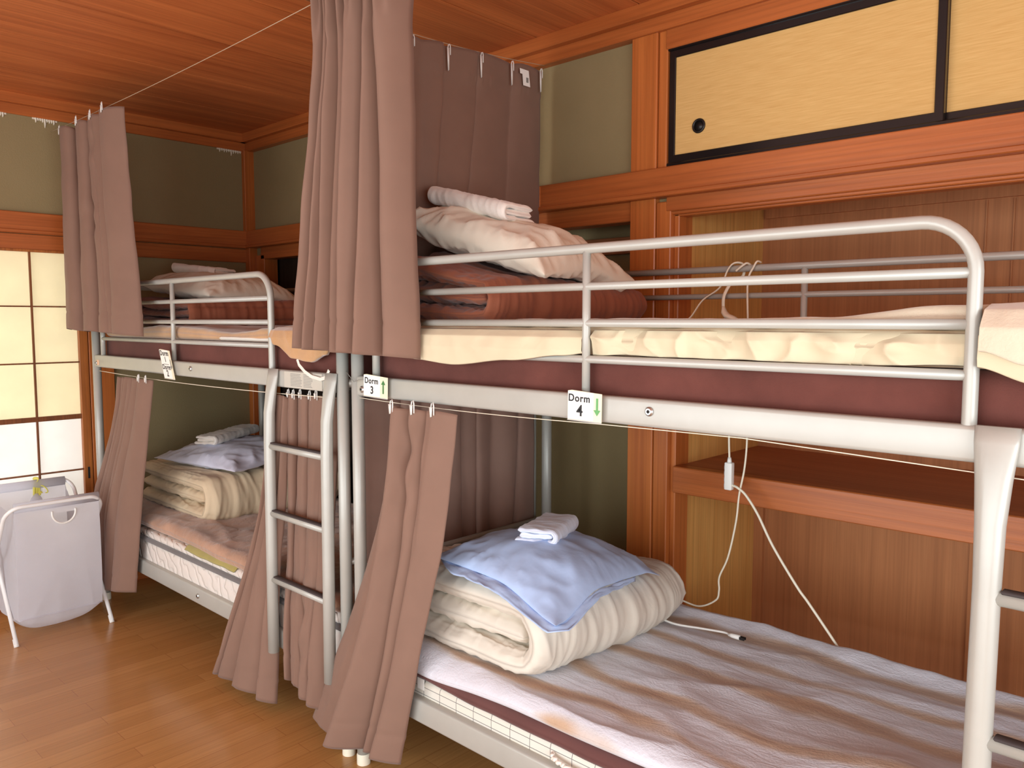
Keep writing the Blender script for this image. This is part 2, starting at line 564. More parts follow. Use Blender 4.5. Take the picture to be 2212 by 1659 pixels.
# closet interior
cl = MB()
cl.box(-1.53, -1.495, YB + .06, 3.1, 0, 1.95)
struct(cl, 'wall_closet_side', 'closet_side')
cl = MB()
cl.box(-1.53, XR, 3.06, 3.14, 0, 1.95)
for x in (-.70, -.62, .05, .13):
    cl.box(x, x + .004, 3.054, 3.062, .9, 1.82)
cl.box(-1.48, XR, 3.045, 3.065, 1.825, 1.95)
cl.box(-1.50, -1.455, 3.04, 3.065, 0, .81)
cl.box(-.70, -.615, 3.048, 3.065, 0, .81)
struct(cl, 'wall_closet', 'closet_back')
cl = MB()
cl.box(-1.53, XR, YB + .06, 3.2, 1.93, 1.97); cl.box(XR - .02, XR + .02, YB, 3.2, 0, 1.95)
struct(cl, 'wall_closet_top', 'closet_shelf')
sh = MB(); sh.box(-1.495, XR, YB + .05, 3.06, .885, .903)
struct(sh, 'trim_16', 'closet_shelf')
trim('trim_17', 'trim_x', (-1.492, XR, YB + .012, YB + .06, .812, .906))
# closet sliding doors above (black lacquer frames, paper faces)
def fusuma_door(i, x0, x1, y, pull):
    r = bpy.data.objects.new('door_%d' % i, None); COL.objects.link(r)
    r.location = ((x0 + x1) / 2, y, 1.95); WO[r.name] = tuple(r.location); r['kind'] = 'structure'
    z0, z1 = 1.958, 2.340
    fb = MB()
    fb.box(x0, x0 + .024, y, y + .022, z0, z1, .002, 1); fb.box(x1 - .024, x1, y, y + .022, z0, z1, .002, 1)
    fb.box(x0 + .02, x1 - .02, y, y + .022, z0, z0 + .028, .002, 1); fb.box(x0 + .02, x1 - .02, y, y + .022, z1 - .028, z1, .002, 1)
    fb.build('frame', 'black_lacquer', r, False)
    MB().box(x0 + .015, x1 - .015, y + .006, y + .018, z0 + .015, z1 - .015).build('paper_panel', 'fusuma', r, False)
    if pull:
        px, pz = pull
        pb = MB()
        pb.tube([(px + .0205 * math.cos(a), y + .004, pz + .0205 * math.sin(a)) for a in np.linspace(0, 2 * PI, 33)[:-1]], .0042, 8, closed=True)
        pb.cyl((px, y + .012, pz), (px, y + .0052, pz), .019, 24)
        pb.build('pull', 'pull', r)
fusuma_door(1, -1.532, -.665, YB + .016, (-1.417, 2.070))
fusuma_door(2, -.689, .20, YB + .040, None)
fusuma_door(3, .18, 1.08, YB + .016, (1.0, 2.070))
trim('trim_18', 'black_lacquer', (-1.535, XR, YB + .008, YB + .075, 1.943, 1.960), (-1.535, XR, YB + .008, YB + .075, 2.336, 2.346))
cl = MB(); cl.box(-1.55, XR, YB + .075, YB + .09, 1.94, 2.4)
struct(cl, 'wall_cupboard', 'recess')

# shoji door
def shoji(i, y0, y1, x):
    r = bpy.data.objects.new('door_%d' % i, None); COL.objects.link(r)
    r.location = (x, (y0 + y1) / 2, SZ0); WO[r.name] = tuple(r.location); r['kind'] = 'structure'
    z0, z1 = SZ0, SZ1
    fb = MB()
    fb.box(x, x + .03, y1 - .042, y1, z0, z1, .002, 1); fb.box(x, x + .03, y0, y0 + .042, z0, z1, .002, 1)
    fb.box(x, x + .03, y0, y1, z0, z0 + .09, .002, 1); fb.box(x, x + .03, y0, y1, z1 - .012, z1, .002, 1)
    fb.build('frame', 'shoji_wood', r, False)
    kb = MB()
    n = max(1, round((y1 - y0 - .084) / .222))
    for k in range(1, n):
        yy = y1 - .042 - .205 * k if k == 1 else y1 - .042 - .222 * k
        if yy > y0 + .05: kb.box(x + .012, x + .026, yy - .004, yy + .004, z0 + .08, z1 - .005)
    for zz, h in ((1.487, .0035), (1.206, .0035), (.927, .012), (.651, .0035), (.383, .0035)):
        kb.box(x + .012, x + .027, y0 + .03, y1 - .03, zz - h, zz + h)
    kb.build('lattice', 'kumiko', r, False)
    MB().box(x + .008, x + .0095, y0 + .03, y1 - .03, .925, z1 - .006).build('upper_paper', 'paper_cream', r, False)
    MB().box(x + .006, x + .0075, y0 + .03, y1 - .03, z0 + .07, .926).build('lower_paper', 'paper_white', r, False)
    hb = MB(); hb.box(x + .0295, x + .0312, y1 - .026, y1 - .016, .60, .66)
    hb.build('finger_slot', 'black', r, False)
shoji(4, .53, 1.474, XL - .012)
shoji(5, -.40, .56, XL - .052)

# ------------------------------------------------------------------ bunk beds
YFR, YBK = 1.452, 2.345
def make_bunk():
    x0, x1 = -2.03, .085
    r = root('bunk_bed', ((x0 + x1) / 2, (YFR + YBK) / 2, 0), 'silver steel bunk bed nearest the camera, hung with the Dorm 3 and Dorm 4 cards', 'bunk bed', 'silver steel bunk beds')
    for x in (x0, x1):
        cr = .05
        top = 1.592
        for y, s in ((YFR, 1), (YBK, -1)):
            mb = MB(); mb.cyl((x, y, .012), (x, y, top - cr), .0195, 20)
            mb.build('post', 'metal', r)
            auto_smooth(MB().tube([(x, y, 0), (x, y, .03), (x, y, .035)], [.0215, .0215, .0197], 20).build('foot_cap', 'cream_plastic', r))
        pts = arc((x, YFR + cr, top - cr), cr, PI, PI / 2, 8, (0, 1, 0), (0, 0, 1)) + arc((x, YBK - cr, top - cr), cr, PI / 2, 0, 8, (0, 1, 0), (0, 0, 1))
        MB().tube(pts, .0195, 20).build('end_top_rail', 'metal', r)
        for z in (1.45, 1.22, .64, .28):
            MB().cyl((x, YFR, z), (x, YBK, z), .011 if z in (1.45, .64) else .015, 14).build('end_rail', 'metal', r)
        for yy in (1.75, 2.05):
            MB().cyl((x, yy, .28), (x, yy, .64), .008, 10).build('end_spindle', 'metal', r)
    for y, z0, z1 in ((YFR, 1.189, 1.250), (YBK, 1.189, 1.250), (YFR, .245, .315), (YBK, .245, .315)):
        b = MB().box(x0 + .012, x1 - .012, y - .016, y + .014, z0, z1, .008, 3)
        auto_smooth(b.build('side_rail', 'metal', r))
    for x, y, z in ((-.951, YFR - .016, 1.224), (-.951, YFR - .016, .282), (-1.985, YFR - .016, 1.21)):
        mb = MB()
        mb.tube([(x, y + .002, z), (x, y - .003, z), (x, y - .006, z)], [.0105, .0105, .007], 18)
        o = auto_smooth(mb.build('bolt', 'steel', r))
        MB().cyl((x, y - .0055, z), (x, y - .0066, z), .004, 6).build('bolt_socket', 'black', o)
    # slat bases
    for z in (1.192, .262):
        mb = MB()
        for k in range(16):
            xx = x0 + .08 + k * (x1 - x0 - .16) / 15
            mb.box(xx - .03, xx + .03, YFR + .013, YBK - .013, z, z + .014)
        mb.build('slat_base', 'slat', r, False)
    # front guard
    g = root_part = MB()
    xa, xb, rr, zt = -1.935, -.343, .085, 1.583
    pts = [(xa, YFR, 1.215), (xa, YFR, zt - rr)] + arc((xa + rr, YFR, zt - rr), rr, PI, PI / 2, 10, (1, 0, 0), (0, 0, 1)) + \
          arc((xb - rr, YFR, zt - rr), rr, PI / 2, 0, 10, (1, 0, 0), (0, 0, 1)) + [(xb, YFR, zt - rr - .01), (xb, YFR, 1.24), (xb, YFR, 1.222)]
    guard = MB().tube(pts, [.0118] * (len(pts) - 1) + [.010], 16, ref=(0, 1, 0)).build('guard_rail', 'metal', r)
    for z in (1.497, 1.413, 1.330):
        MB().cyl((xa, YFR, z), (xb, YFR, z), .0092, 14).build('guard_bar', 'metal', guard)
    MB().cyl((-1.137, YFR, 1.22), (-1.137, YFR, zt), .0098, 14).build('guard_upright', 'metal', guard)
    # rear guard
    rg = MB().cyl((x0, YBK, zt), (x1, YBK, zt), .0112, 14).build('rear_rail', 'metal', r)
    MB().cyl((x0, YBK, 1.497), (x1, YBK, 1.497), .0092, 14).build('guard_bar', 'metal', rg)
    MB().cyl((-1.01, YBK, 1.22), (-1.01, YBK, zt + .006), .0098, 14).build('guard_upright', 'metal', rg)
    # ladder
    yl = 1.408
    lad = []
    for x in (-.297, .055):
        pts = [(x, yl + .022, 1.252), (x, yl + .018, 1.225), (x, yl + .010, 1.17), (x, yl + .002, 1.10), (x, yl, 1.0), (x - .003, yl, .60), (x - .006, yl, .245)]
        rad = [(.0325, .004), (.032, .010), (.027, .0155), (.0225, .018), (.0205, .019), (.0205, .019), (.0205, .019)]
        lad.append(MB().tube(pts, rad, 20, ref=(1, 0, 0)).build('ladder_stile', 'metal', r))
    for z in (.985, .748, .512):
        MB().tube([(-.297, yl, z), (.055, yl, z)], (.0125), 16).build('rung', 'metal', lad[0])
        MB().box(-.276, .034, yl - .011, yl + .011, z + .009, z + .0145, .002, 1).build('rung_shade', 'rung_shade', lad[0])  # dark strip stands in for the shadow band along the rung
    return r
bedB = make_bunk()
def copy_tree(o, parent=None):
    c = o.copy(); COL.objects.link(c)
    if parent is not None: c.parent = parent
    WO[c.name] = WO[o.name]
    for ch in o.children: copy_tree(ch, c)
    return c
DX = -2.195
bedA = copy_tree(bedB)
bedA.location.x += DX
WO[bedA.name] = tuple(bedA.location)
bedA['label'] = 'silver steel bunk bed in the far corner, hung with the Dorm 1 card'
# printed notice and sticker on the far bed's side rail
mb = MB().box(-2.43, -2.20, YFR - .0175, YFR - .0163, 1.192, 1.246)
warn = mb.build('warning_label', 'warning_backing', bedA, False)
mb = MB()
for k in range(9):
    zz = 1.238 - k * .005
    for a, b in ((-2.39, -2.32), (-2.31, -2.255)):
        mb.box(a, b - .02 * abs(N(k * 3.1, a * 9)), YFR - .0179, YFR - .0174, zz, zz + .0018)
mb.build('fine_print', 'label_grey', warn, False)
MB().box(-4.175, -4.145, YFR - .0172, YFR - .0163, 1.20, 1.225).build('sticker', 'orange_tag', bedA, False)

# ------------------------------------------------------------------ cloth generators
def wr(x, y, seed, k=1.0):
    """ridge wrinkle in 0..1"""
    n = N(x, y, seed)
    return (1 - abs(n) * 2.2) ** 2 * k

def quilt(path, y0, y1, th, seed, ns=110, nt=90, er=5.0, amp=.010, fine=.004, edge_w=.012, dirs=(4, 14), warp=None, puff=None, ends=True):
    """thick folded sheet: path = [(x,z)...] profile of its mid surface, spanning y0..y1"""
    P = [Vector((p[0], 0, p[1])) for p in path]
    # Catmull-Rom resample
    Q = []
    for i in range(len(P) - 1):
        p0, p1, p2, p3 = P[max(i - 1, 0)], P[i], P[i + 1], P[min(i + 2, len(P) - 1)]
        for k in range(16):
            t = k / 16
            Q.append(.5 * ((2 * p1) + (p2 - p0) * t + (2 * p0 - 5 * p1 + 4 * p2 - p3) * t * t + (3 * p1 - p0 - 3 * p2 + p3) * t ** 3))
    Q.append(P[-1])
    L = [0]
    for a, b in zip(Q[:-1], Q[1:]): L.append(L[-1] + (b - a).length)
    tot = L[-1]
    pts = []
    j = 0
    for i in range(ns):
        d = tot * i / (ns - 1)
        while j < len(L) - 2 and L[j + 1] < d: j += 1
        k = (d - L[j]) / max(1e-9, L[j + 1] - L[j])
        pts.append(Q[j].lerp(Q[j + 1], min(1, k)))
    nor = []
    for i in range(ns):
        t = (pts[min(i + 1, ns - 1)] - pts[max(i - 1, 0)]).normalized()
        nor.append(Vector((-t.z, 0, t.x)))
    loop = 2 * ns
    G = np.zeros((nt, loop, 3))
    for a in range(nt):
        t = -1 + 2 * a / (nt - 1)
        t = math.sin(t * PI / 2) * .8 + t * .2
        et = max(0.0, 1 - abs(t) ** er) ** .5
        yy = y0 + (y1 - y0) * (t + 1) / 2
        for side in (0, 1):
            for i in range(ns):
                ii = i if side == 0 else ns - 1 - i
                s = ii / (ns - 1)
                es = 1.0
                if ends:
                    de = min(s, 1 - s) * tot
                    rr = th * .6
                    es = math.sqrt(max(0, 1 - (1 - min(1, de / rr)) ** 2))
                h = th / 2 * et * es
                if puff: h *= puff(s, t)
                d = s * tot
                sd = seed + side * 7.7
                w = amp * N(d * dirs[0], yy * dirs[1], sd) + fine * N(d * dirs[0] * 2.3, yy * dirs[1] * 2.7, sd + 3)
                w += amp * .55 * (wr(d * dirs[0] * .8, (yy + .22 * d) * dirs[1] * 1.3, sd + 9) - .4) + amp * .35 * (wr(d * dirs[0] * 1.3, yy * dirs[1] * 2.4, sd + 15) - .4)
                # gathers running in from the open ends
                e4 = abs(t) ** 6
                w += edge_w * e4 * (wr(d * 22, yy * 5, sd + 5) - .5)
                w *= min(1, et * 1.2) * min(1, es * 1.2)
                n = nor[ii] * (1 if side == 0 else -1)
                p = pts[ii] + n * (h + w)
                y2 = yy + .006 * N(d * 9, 2.2, seed) * (abs(t) ** 4)
                G[a, i if side == 0 else ns + i] = (p.x, y2, p.z)
    if warp:
        for a in range(nt):
            for b in range(loop):
                G[a, b] = warp(*G[a, b])
    return G

def quilt_mb(G):
    mb = MB().grid(G, False, True)
    nt, lp = G.shape[:2]
    ns = lp // 2
    for a in (0, nt - 1):
        base = a * lp
        for i in range(ns - 1):
            j = lp - 1 - i
            mb.f.append((base + i, base + i + 1, base + j - 1, base + j))
    return mb

def pillow_grid(c, ax, ay, w, l, h, seed, nu=72, nv=72, hb=.45, pinch=.06, amp=.008, warp=None, ex=(2.6, .55), crumple=1.0):
    """puffy cushion: top and bottom shells meeting in a seam with drawn-out corners"""
    c, ax, ay = Vector(c), Vector(ax).normalized(), Vector(ay).normalized()
    out = []
    for side in (1, -1):
        G = np.zeros((nu, nv, 3))
        for i in range(nu):
            u = math.sin((-1 + 2 * i / (nu - 1)) * PI / 2)
            for j in range(nv):
                v = math.sin((-1 + 2 * j / (nv - 1)) * PI / 2)
                px = u * (1 - pinch * (1 - v * v))
                py = v * (1 - pinch * (1 - u * u))
                e = max(0, (1 - abs(u) ** ex[0])) ** ex[1] * max(0, (1 - abs(v) ** ex[0])) ** ex[1]
                z = h * e * (1 if side > 0 else -hb)
                sd = seed + (0 if side > 0 else 11)
                edge = max(abs(u), abs(v))
                corner = abs(u * v)
                ang = math.atan2(v, u)
                wv = amp * .8 * N(px * 3.2, py * 3.2, sd)
                wv += amp * 1.1 * (edge ** 3) * (wr(ang * 5, edge * .8, sd + 4) - .45)
                wv += amp * 1.0 * crumple * corner * (wr((px + py) * 3, (px - py) * 3, sd + 8) - .4)
                wv += amp * .8 * crumple * (wr(px * 1.1 + py * .8, py * 2.6 - px * 1.3, sd + 6) - .45)
                wv *= min(1, e * 2.2)
                p = c + ax * (px * w / 2) + ay * (py * l / 2) + Vector((0, 0, z + wv * (1 if side > 0 else -.7)))
                if warp: p = Vector(warp(*p))
                G[i, j] = p[:]
        out.append(G)
    mb = MB().grid(out[0]).grid(out[1])
    return mb

def weld(ob, d=.0008):
    bm = bmesh.new(); bm.from_mesh(ob.data)
    bmesh.ops.remove_doubles(bm, verts=bm.verts, dist=d)
    bmesh.ops.recalc_face_normals(bm, faces=bm.faces)
    bm.to_mesh(ob.data); bm.free()
    for p in ob.data.polygons: p.use_smooth = True
    return ob

def slab(x0, x1, y0, y1, zf, th, seed, nx=120, ny=60, amp=.004, r=.03, front=None, edge=None):
    """soft rectangular pad: zf(x,y) = underside height, th = thickness"""
    ny2 = ny
    G = np.zeros((nx, 2 * ny2, 3))
    for i in range(nx):
        u = i / (nx - 1)
        x = x0 + (x1 - x0) * u
        eu = math.sqrt(max(0, 1 - (1 - min(1, min(u, 1 - u) * (x1 - x0) / r)) ** 2))
        for j in range(ny2):
            v = j / (ny2 - 1)
            v = .5 - .5 * math.cos(v * PI)
            yy0 = y0 + (front(x) if front else 0)
            y = yy0 + (y1 - yy0) * v
            ev = math.sqrt(max(0, 1 - (1 - min(1, min(v, 1 - v) * (y1 - yy0) / r)) ** 2))
            h = th(x, y) if callable(th) else th
            e = eu * ev
            zb = zf(x, y)
            zm = zb + h / 2
            w = amp * (N(x * 7, y * 11, seed) + .6 * N(x * 19, y * 23, seed + 2)) * min(1, e * 1.5)
            G[i, j] = (x, y, zm + h / 2 * e + w)
            G[i, 2 * ny2 - 1 - j] = (x, y, zm - h / 2 * e)
    return MB().grid(G, False, True)

def flap(x0, x1, prof, seed, nx=70, th=.008, amp=.004):
    """hanging edge of a pad: prof(x) -> list of (y,z) from the top of the pad down"""
    rows = 22
    F = np.zeros((nx, rows, 3)); B = np.zeros((nx, rows, 3))
    for i in range(nx):
        x = x0 + (x1 - x0) * i / (nx - 1)
        pr = [(k / (len(prof(x)) - 1),) + tuple(q) for k, q in enumerate(prof(x))]
        for j in range(rows):
            y, z = interp(pr, j / (rows - 1))
            w = amp * N(x * 16, z * 14, seed) + amp * .7 * (wr(x * 12 + z * 10, z * 16, seed + 3) - .4)
            F[i, j] = (x, y - w - th / 2, z)
            B[i, j] = (x, y + th / 2, z - (.002 if j == rows - 1 else 0))
    G = np.concatenate([F, B[:, ::-1]], axis=1)
    return MB().grid(G, False, True)

def curtain(name, rows, n, seed, mat='curtain', parent=None, label=None, nu=260, nv=80, sharp=0.0, hem=.085, knot=None, pinch=0.0, varz=.006, header=0.0, widths=None):
    """rows: (t, x_left, y_left, x_right, y_right, z_left, z_right, amp) from top (t=0) to bottom (t=1)"""
    rg = random.Random(seed)
    n = int(round(n))
    W0 = [rg.uniform(.55, 1.5) for _ in range(n)]
    W1 = [w * rg.uniform(.6, 1.7) for w in W0]
    K0 = [rg.uniform(.55, 1.25) for _ in range(n)]
    K1 = [k * rg.uniform(.7, 1.4) for k in K0]
    SK = [rg.choice((-1, 1)) * rg.uniform(.10, .42) for _ in range(n)]
    if widths: W0, W1 = widths
    SK[0], SK[-1] = abs(SK[0]), -abs(SK[-1])
    G = np.zeros((nu, nv, 3))
    for j in range(nv):
        t = j / (nv - 1)
        xl, yl, xr, yr, zl, zr, am = lerp_rows(rows, t)
        d = Vector((xr - xl, yr - yl, 0)); Lw = d.length; d.normalize()
        nrm = Vector((d.y, -d.x, 0))
        ts = t * t * (3 - 2 * t)
        Wt = [a + (b - a) * ts for a, b in zip(W0, W1)]
        sm = sum(Wt)
        ed = [0.0]
        for a in Wt: ed.append(ed[-1] + a / sm)
        k = 0
        for i in range(nu):
            u = i / (nu - 1)
            while k < n - 1 and u > ed[k + 1]: k += 1
            w = ed[k + 1] - ed[k]
            qq = min(1, max(0, (u - ed[k]) / w))
            kf = K0[k] + (K1[k] - K0[k]) * ts
            ex = .75 - .35 * sharp
            bp = max(0.0, math.sin(PI * qq)) ** ex
            off = am * (2 * kf * bp - 1)
            along = SK[k] * w * Lw * bp * .9
            if pinch and t < .14:
                off += am * pinch * (1 - t / .14) * math.sin(u * n * 2 * PI * 2.2 + seed)
            off += am * .22 * N(u * 6, t * 3, seed + 5) + .0035 * N(u * 14, t * 9, seed + 8)
            if knot:
                for (ku, kt, ks, ka) in knot:
                    g = math.exp(-((u - ku) / ks) ** 2 - ((t - kt) / (ks * .7)) ** 2)
                    off += ka * .8 * g * math.sin((t - kt) * 34 + u * 9)
            if hem:
                tz = (1 - t) * abs(rows[-1][5] - rows[0][5])
                if abs(tz - hem) < .007: off -= .0022
            if header:
                tz = t * abs(rows[-1][5] - rows[0][5])
                if tz < header + .014 * abs(math.sin(u * 5.5 * PI)): off += .004
            x = xl + (xr - xl) * u + d.x * along + nrm.x * off
            y = yl + (yr - yl) * u + d.y * along + nrm.y * off
            z = zl + (zr - zl) * u + varz * (N(u * n * .8, seed + 2) + (1.2 * bp - .6) * 1.2) * (t ** 4 + (1 - t) ** 8)
            G[i, j] = (x, y, z)
    ob = MB().grid(G).build(name, mat, parent)
    md = ob.modifiers.new('thickness', 'SOLIDIFY'); md.thickness = .0018; md.offset = 0
    if label: tag(ob, *label)
    return ob, G
WIRE_Z = 2.335
CG = 'gathered brown bunk curtains'

# --- things are built below (part two) ---
# ------------------------------------------------------------------ bedding helpers
def fold_paths(xl, xr, z0, H):
    th = H / 3.0
    zc, ro = z0 + H / 2, H / 2 - th / 2
    xc = xr - H / 2
    outer = [(xl, z0 + th / 2), (xl * .5 + xc * .5, z0 + th / 2), (xc, z0 + th / 2), (xc + ro * .72, zc - ro * .72), (xc + ro, zc),
             (xc + ro * .72, zc + ro * .72), (xc, zc + ro), (xl * .5 + xc * .5, zc + ro), (xl + .01, zc + ro)]
    inner = [(xl + .015, zc), (xl * .5 + xc * .5, zc), (xc + ro - th * .52, zc + .002)]
    return outer, inner, th

def folded_duvet(name, mat, xl, xr, y0, y1, z0, H, seed, warp, label, amp=.010):
    outer, inner, th = fold_paths(xl, xr, z0, H)
    a = quilt(outer, y0, y1, th * 1.06, seed, 150, 130, 10, amp * .8, .0025, .009, (3, 17), warp)
    b = quilt(inner, y0 + .012, y1 - .01, th * 1.12, seed + 20, 80, 90, 9, amp * .8, .003, .010, (5, 10), warp)
    mb = quilt_mb(a); m2 = quilt_mb(b)
    mb.add(m2.v, m2.f)
    return tag(mb.build(name, mat), *label)

def towel(name, mat, c, ang, L, W, H, seed, label, tilt=(0, 0)):
    outer, inner, th = fold_paths(-W / 2, W / 2, 0, H)
    ca, sa = math.cos(ang), math.sin(ang)
    def wp(x, y, z):
        return (c[0] + x * ca - y * sa, c[1] + x * sa + y * ca, c[2] + z + tilt[0] * x + tilt[1] * y)
    a = quilt(outer, -L / 2, L / 2, th * 1.02, seed, 90, 80, 34, .0035, .0015, .003, (14, 16), wp)
    b = quilt(inner, -L / 2 + .004, L / 2 - .004, th * 1.05, seed + 20, 50, 70, 34, .002, .001, .003, (14, 16), wp)
    mb = quilt_mb(a); m2 = quilt_mb(b); mb.add(m2.v, m2.f)
    return tag(mb.build(name, mat), *label)

def pillow(mat, c, ang, w, l, h, seed, label, warp=None, **k):
    ax, ay = (math.cos(ang), math.sin(ang), 0), (-math.sin(ang), math.cos(ang), 0)
    o = weld(pillow_grid(c, ax, ay, w, l, h, seed, warp=warp, **k).build('pillow', mat))
    return tag(o, *label)

def smooth(a, b, t):
    t = min(1, max(0, (t - a) / (b - a)))
    return t * t * (3 - 2 * t)

PG, TG, DG, MG, BG = 'pillows on the bunks', 'folded hand towels on the pillows', 'folded duvets on the bunks', 'mattresses of the bunks', 'blankets and pads on the bunks'

# ------------------------------------------------------------------ near bed, upper bunk
mb = MB().box(-1.995, .05, 1.476, 2.325, 1.206, 1.338, .028, 4)
tag(mb.build('mattress', 'maroon'), 'maroon mattress of the near upper bunk, behind the Dorm 3 and Dorm 4 cards', 'mattress', MG)

def futon_front(x):
    return .006 * N(x * 5, 1.7) + .008 * N(x * 13, 4.1)
fu = slab(-1.97, .045, 1.466, 2.32, lambda x, y: 1.3385, lambda x, y: .066, 31, 220, 50, .004, .028, futon_front)
def fl1(x):
    zb = float(interp([(-1.80, 1.320), (-1.72, 1.312), (-1.577, 1.303), (-1.36, 1.322), (-1.20, 1.338), (-1.14, 1.344)], x)[0])
    o = smooth(-1.15, -1.24, x)
    return [(1.50, 1.400), (1.466 - .012 * o, 1.396), (1.450 - .018 * o, 1.380), (1.449 - .022 * o, 1.350), (1.452 - .022 * o, zb)]
f1 = flap(-1.80, -1.145, fl1, 5)
def fl2(x):
    zb = float(interp([(-.335, 1.346), (-.25, 1.322), (-.1, 1.295), (.04, 1.29)], x)[0])
    return [(1.51, 1.407), (1.462, 1.410), (1.434, 1.395), (1.430, 1.36), (1.434, zb)]
f2 = flap(-.330, .04, fl2, 9)
def fl3(x):
    zb = 1.342 + .006 * N(x * 9, 2.5)
    return [(1.50, 1.400), (1.472, 1.397), (1.462, 1.380), (1.4605, 1.360), (1.463, zb)]
f3 = flap(-1.125, -.355, fl3, 14, 200, .008, .015)
for q in (f1, f2, f3): fu.add(q.v, q.f)
tag(fu.build('futon', 'cream_futon'), 'cream cotton futon pad lying on the maroon mattress of the near upper bunk', 'futon', BG)

def fl_z(x, y):
    return 1.4055 + .001
def fl_t(x, y):
    k = smooth(-.62, -.40, x) * smooth(1.85, 1.50, y)
    return .016 + .024 * k + .008 * smooth(-.35, -.15, x) * smooth(2.0, 1.5, y)
bl = slab(-1.45, .04, 1.478, 2.30, fl_z, fl_t, 44, 170, 60, .0035, .012, lambda x: .004 * N(x * 11, 7.7))
def fl4(x):
    zb = float(interp([(-.325, 1.372), (-.26, 1.352), (-.1, 1.33), (.04, 1.32)], x)[0])
    return [(1.56, 1.446), (1.49, 1.447), (1.446, 1.437), (1.420, 1.408), (1.4175, zb)]
f4 = flap(-.326, .038, fl4, 19, 60, .012, .004)
bl.add(f4.v, f4.f)
tag(bl.build('blanket', 'cream_fleece'), 'cream fleece blanket spread on the near upper futon, lapping over the edge by the ladder', 'blanket', BG)

def wB(x, y, z):
    k = 1.0 + .62 * smooth(-1.55, -1.98, x) - .14 * smooth(1.7, 2.2, y)
    return (x + .03 * smooth(1.6, 2.2, y), y, 1.412 + (z - 1.412) * k)
folded_duvet('duvet', 'brown_quilt', -1.99, -1.515, 1.53, 2.24, 1.412, .132, 61, wB,
             ('brown folded duvet under the white pillow on the near upper bunk', 'duvet', DG), .012)
def wpB(x, y, z):
    s = 1.655 - .285 * (x + 1.72) - .05 * smooth(1.85, 2.15, y)
    return (x, y, z + s - .035 * smooth(-1.52, -1.40, x) * smooth(1.95, 1.7, y))
pillow('white_pillow', (-1.735, 1.87, 0), math.radians(6), .56, .52, .080, 71,
       ('white plump pillow on the brown duvet of the near upper bunk, below a hung curtain', 'pillow', PG), wpB, hb=.75, amp=.014, ex=(5, .5), pinch=.05)
towel('towel', 'towel_white', (-1.845, 1.80, 1.758), math.radians(-88), .335, .155, .058, 77,
      ('white rolled hand towel on the white pillow of the near upper bunk', 'towel', TG), tilt=(0.02, -.26))

# ------------------------------------------------------------------ near bed, lower bunk
mt = root('mattress', (-.97, 1.9, .277), 'plaid ticking mattress under the striped blanket on the near lower bunk', 'mattress', MG)
MB().box(-1.99, .045, 1.462, 2.325, .277, .364, .02, 3).build('mattress_body', 'plaid', mt)
hp = [(-1.235, 1.452, .338), (-1.22, 1.444, .335), (-1.19, 1.441, .331), (-1.15, 1.441, .330), (-1.12, 1.445, .331), (-1.105, 1.453, .333)]
hb = MB()
rope = []
for i in range(61):
    q = interp([(k / 5,) + p for k, p in enumerate(hp)], i / 60)
    rope.append((q[0], q[1] + .002 * math.sin(i * 1.3), q[2] + .002 * math.cos(i * 1.3)))
hb.tube(rope, [.0055 + .0012 * math.sin(i * 1.9) for i in range(61)], 10)
hb.build('carry_handle', 'white_strap', mt)
for gx in (-1.098, -1.058):
    g = MB(); g.tube([(gx + .008 * math.cos(a), 1.4605, .334 + .008 * math.sin(a)) for a in np.linspace(0, 2 * PI, 21)[:-1]], .0032, 8, closed=True)
    g.build('eyelet', 'grommet', mt)
MB().box(-1.765, -1.735, 1.4585, 1.460, .335, .368).build('care_label', 'card', mt, False)

pd = slab(-1.80, .04, 1.456, 2.31, lambda x, y: .3655 - .012 * smooth(1.49, 1.456, y) * smooth(-1.8, -1.5, x), lambda x, y: .03 + .012 * smooth(-1.8, -1.5, x) * smooth(1.52, 1.46, y), 52, 140, 40, .003, .025,
          lambda x: -.004 + .004 * N(x * 8, .7))
tag(pd.build('mattress_pad', 'brown_pad'), 'dark brown pad peeking out under the striped blanket on the near lower bunk', 'mattress pad', BG)

def tz(x, y):
    return .396 - .030 * smooth(1.50, 1.44, y) * smooth(-1.35, -1.75, x) + .016 * smooth(1.52, 1.46, y) * smooth(-1.7, -1.4, x) * 0
def tt(x, y):
    b = .052
    b += .045 * math.exp(-((x + .50) / .16) ** 2 - ((y - 1.72) / .10) ** 2) + .04 * math.exp(-((x + .28) / .14) ** 2 - ((y - 1.60) / .10) ** 2)
    b += .05 * math.exp(-((x + .25) / .12) ** 2 - ((y - 1.86) / .08) ** 2)
    b += .018 * smooth(2.22, 2.30, y)
    b += .010 * (wr(x * 1.6, y * 6, 4.4) - .4)
    return b
tb = slab(-1.985, .04, 1.448, 2.326, tz, tt, 63, 230, 110, .0045, .035, lambda x: .012 * smooth(-1.3, -.8, x) + .008 * N(x * 4, 9.1))
tag(tb.build('blanket', 'tiger'), 'plush blanket with wavy brown and off-white stripes covering the near lower bunk', 'blanket', BG)

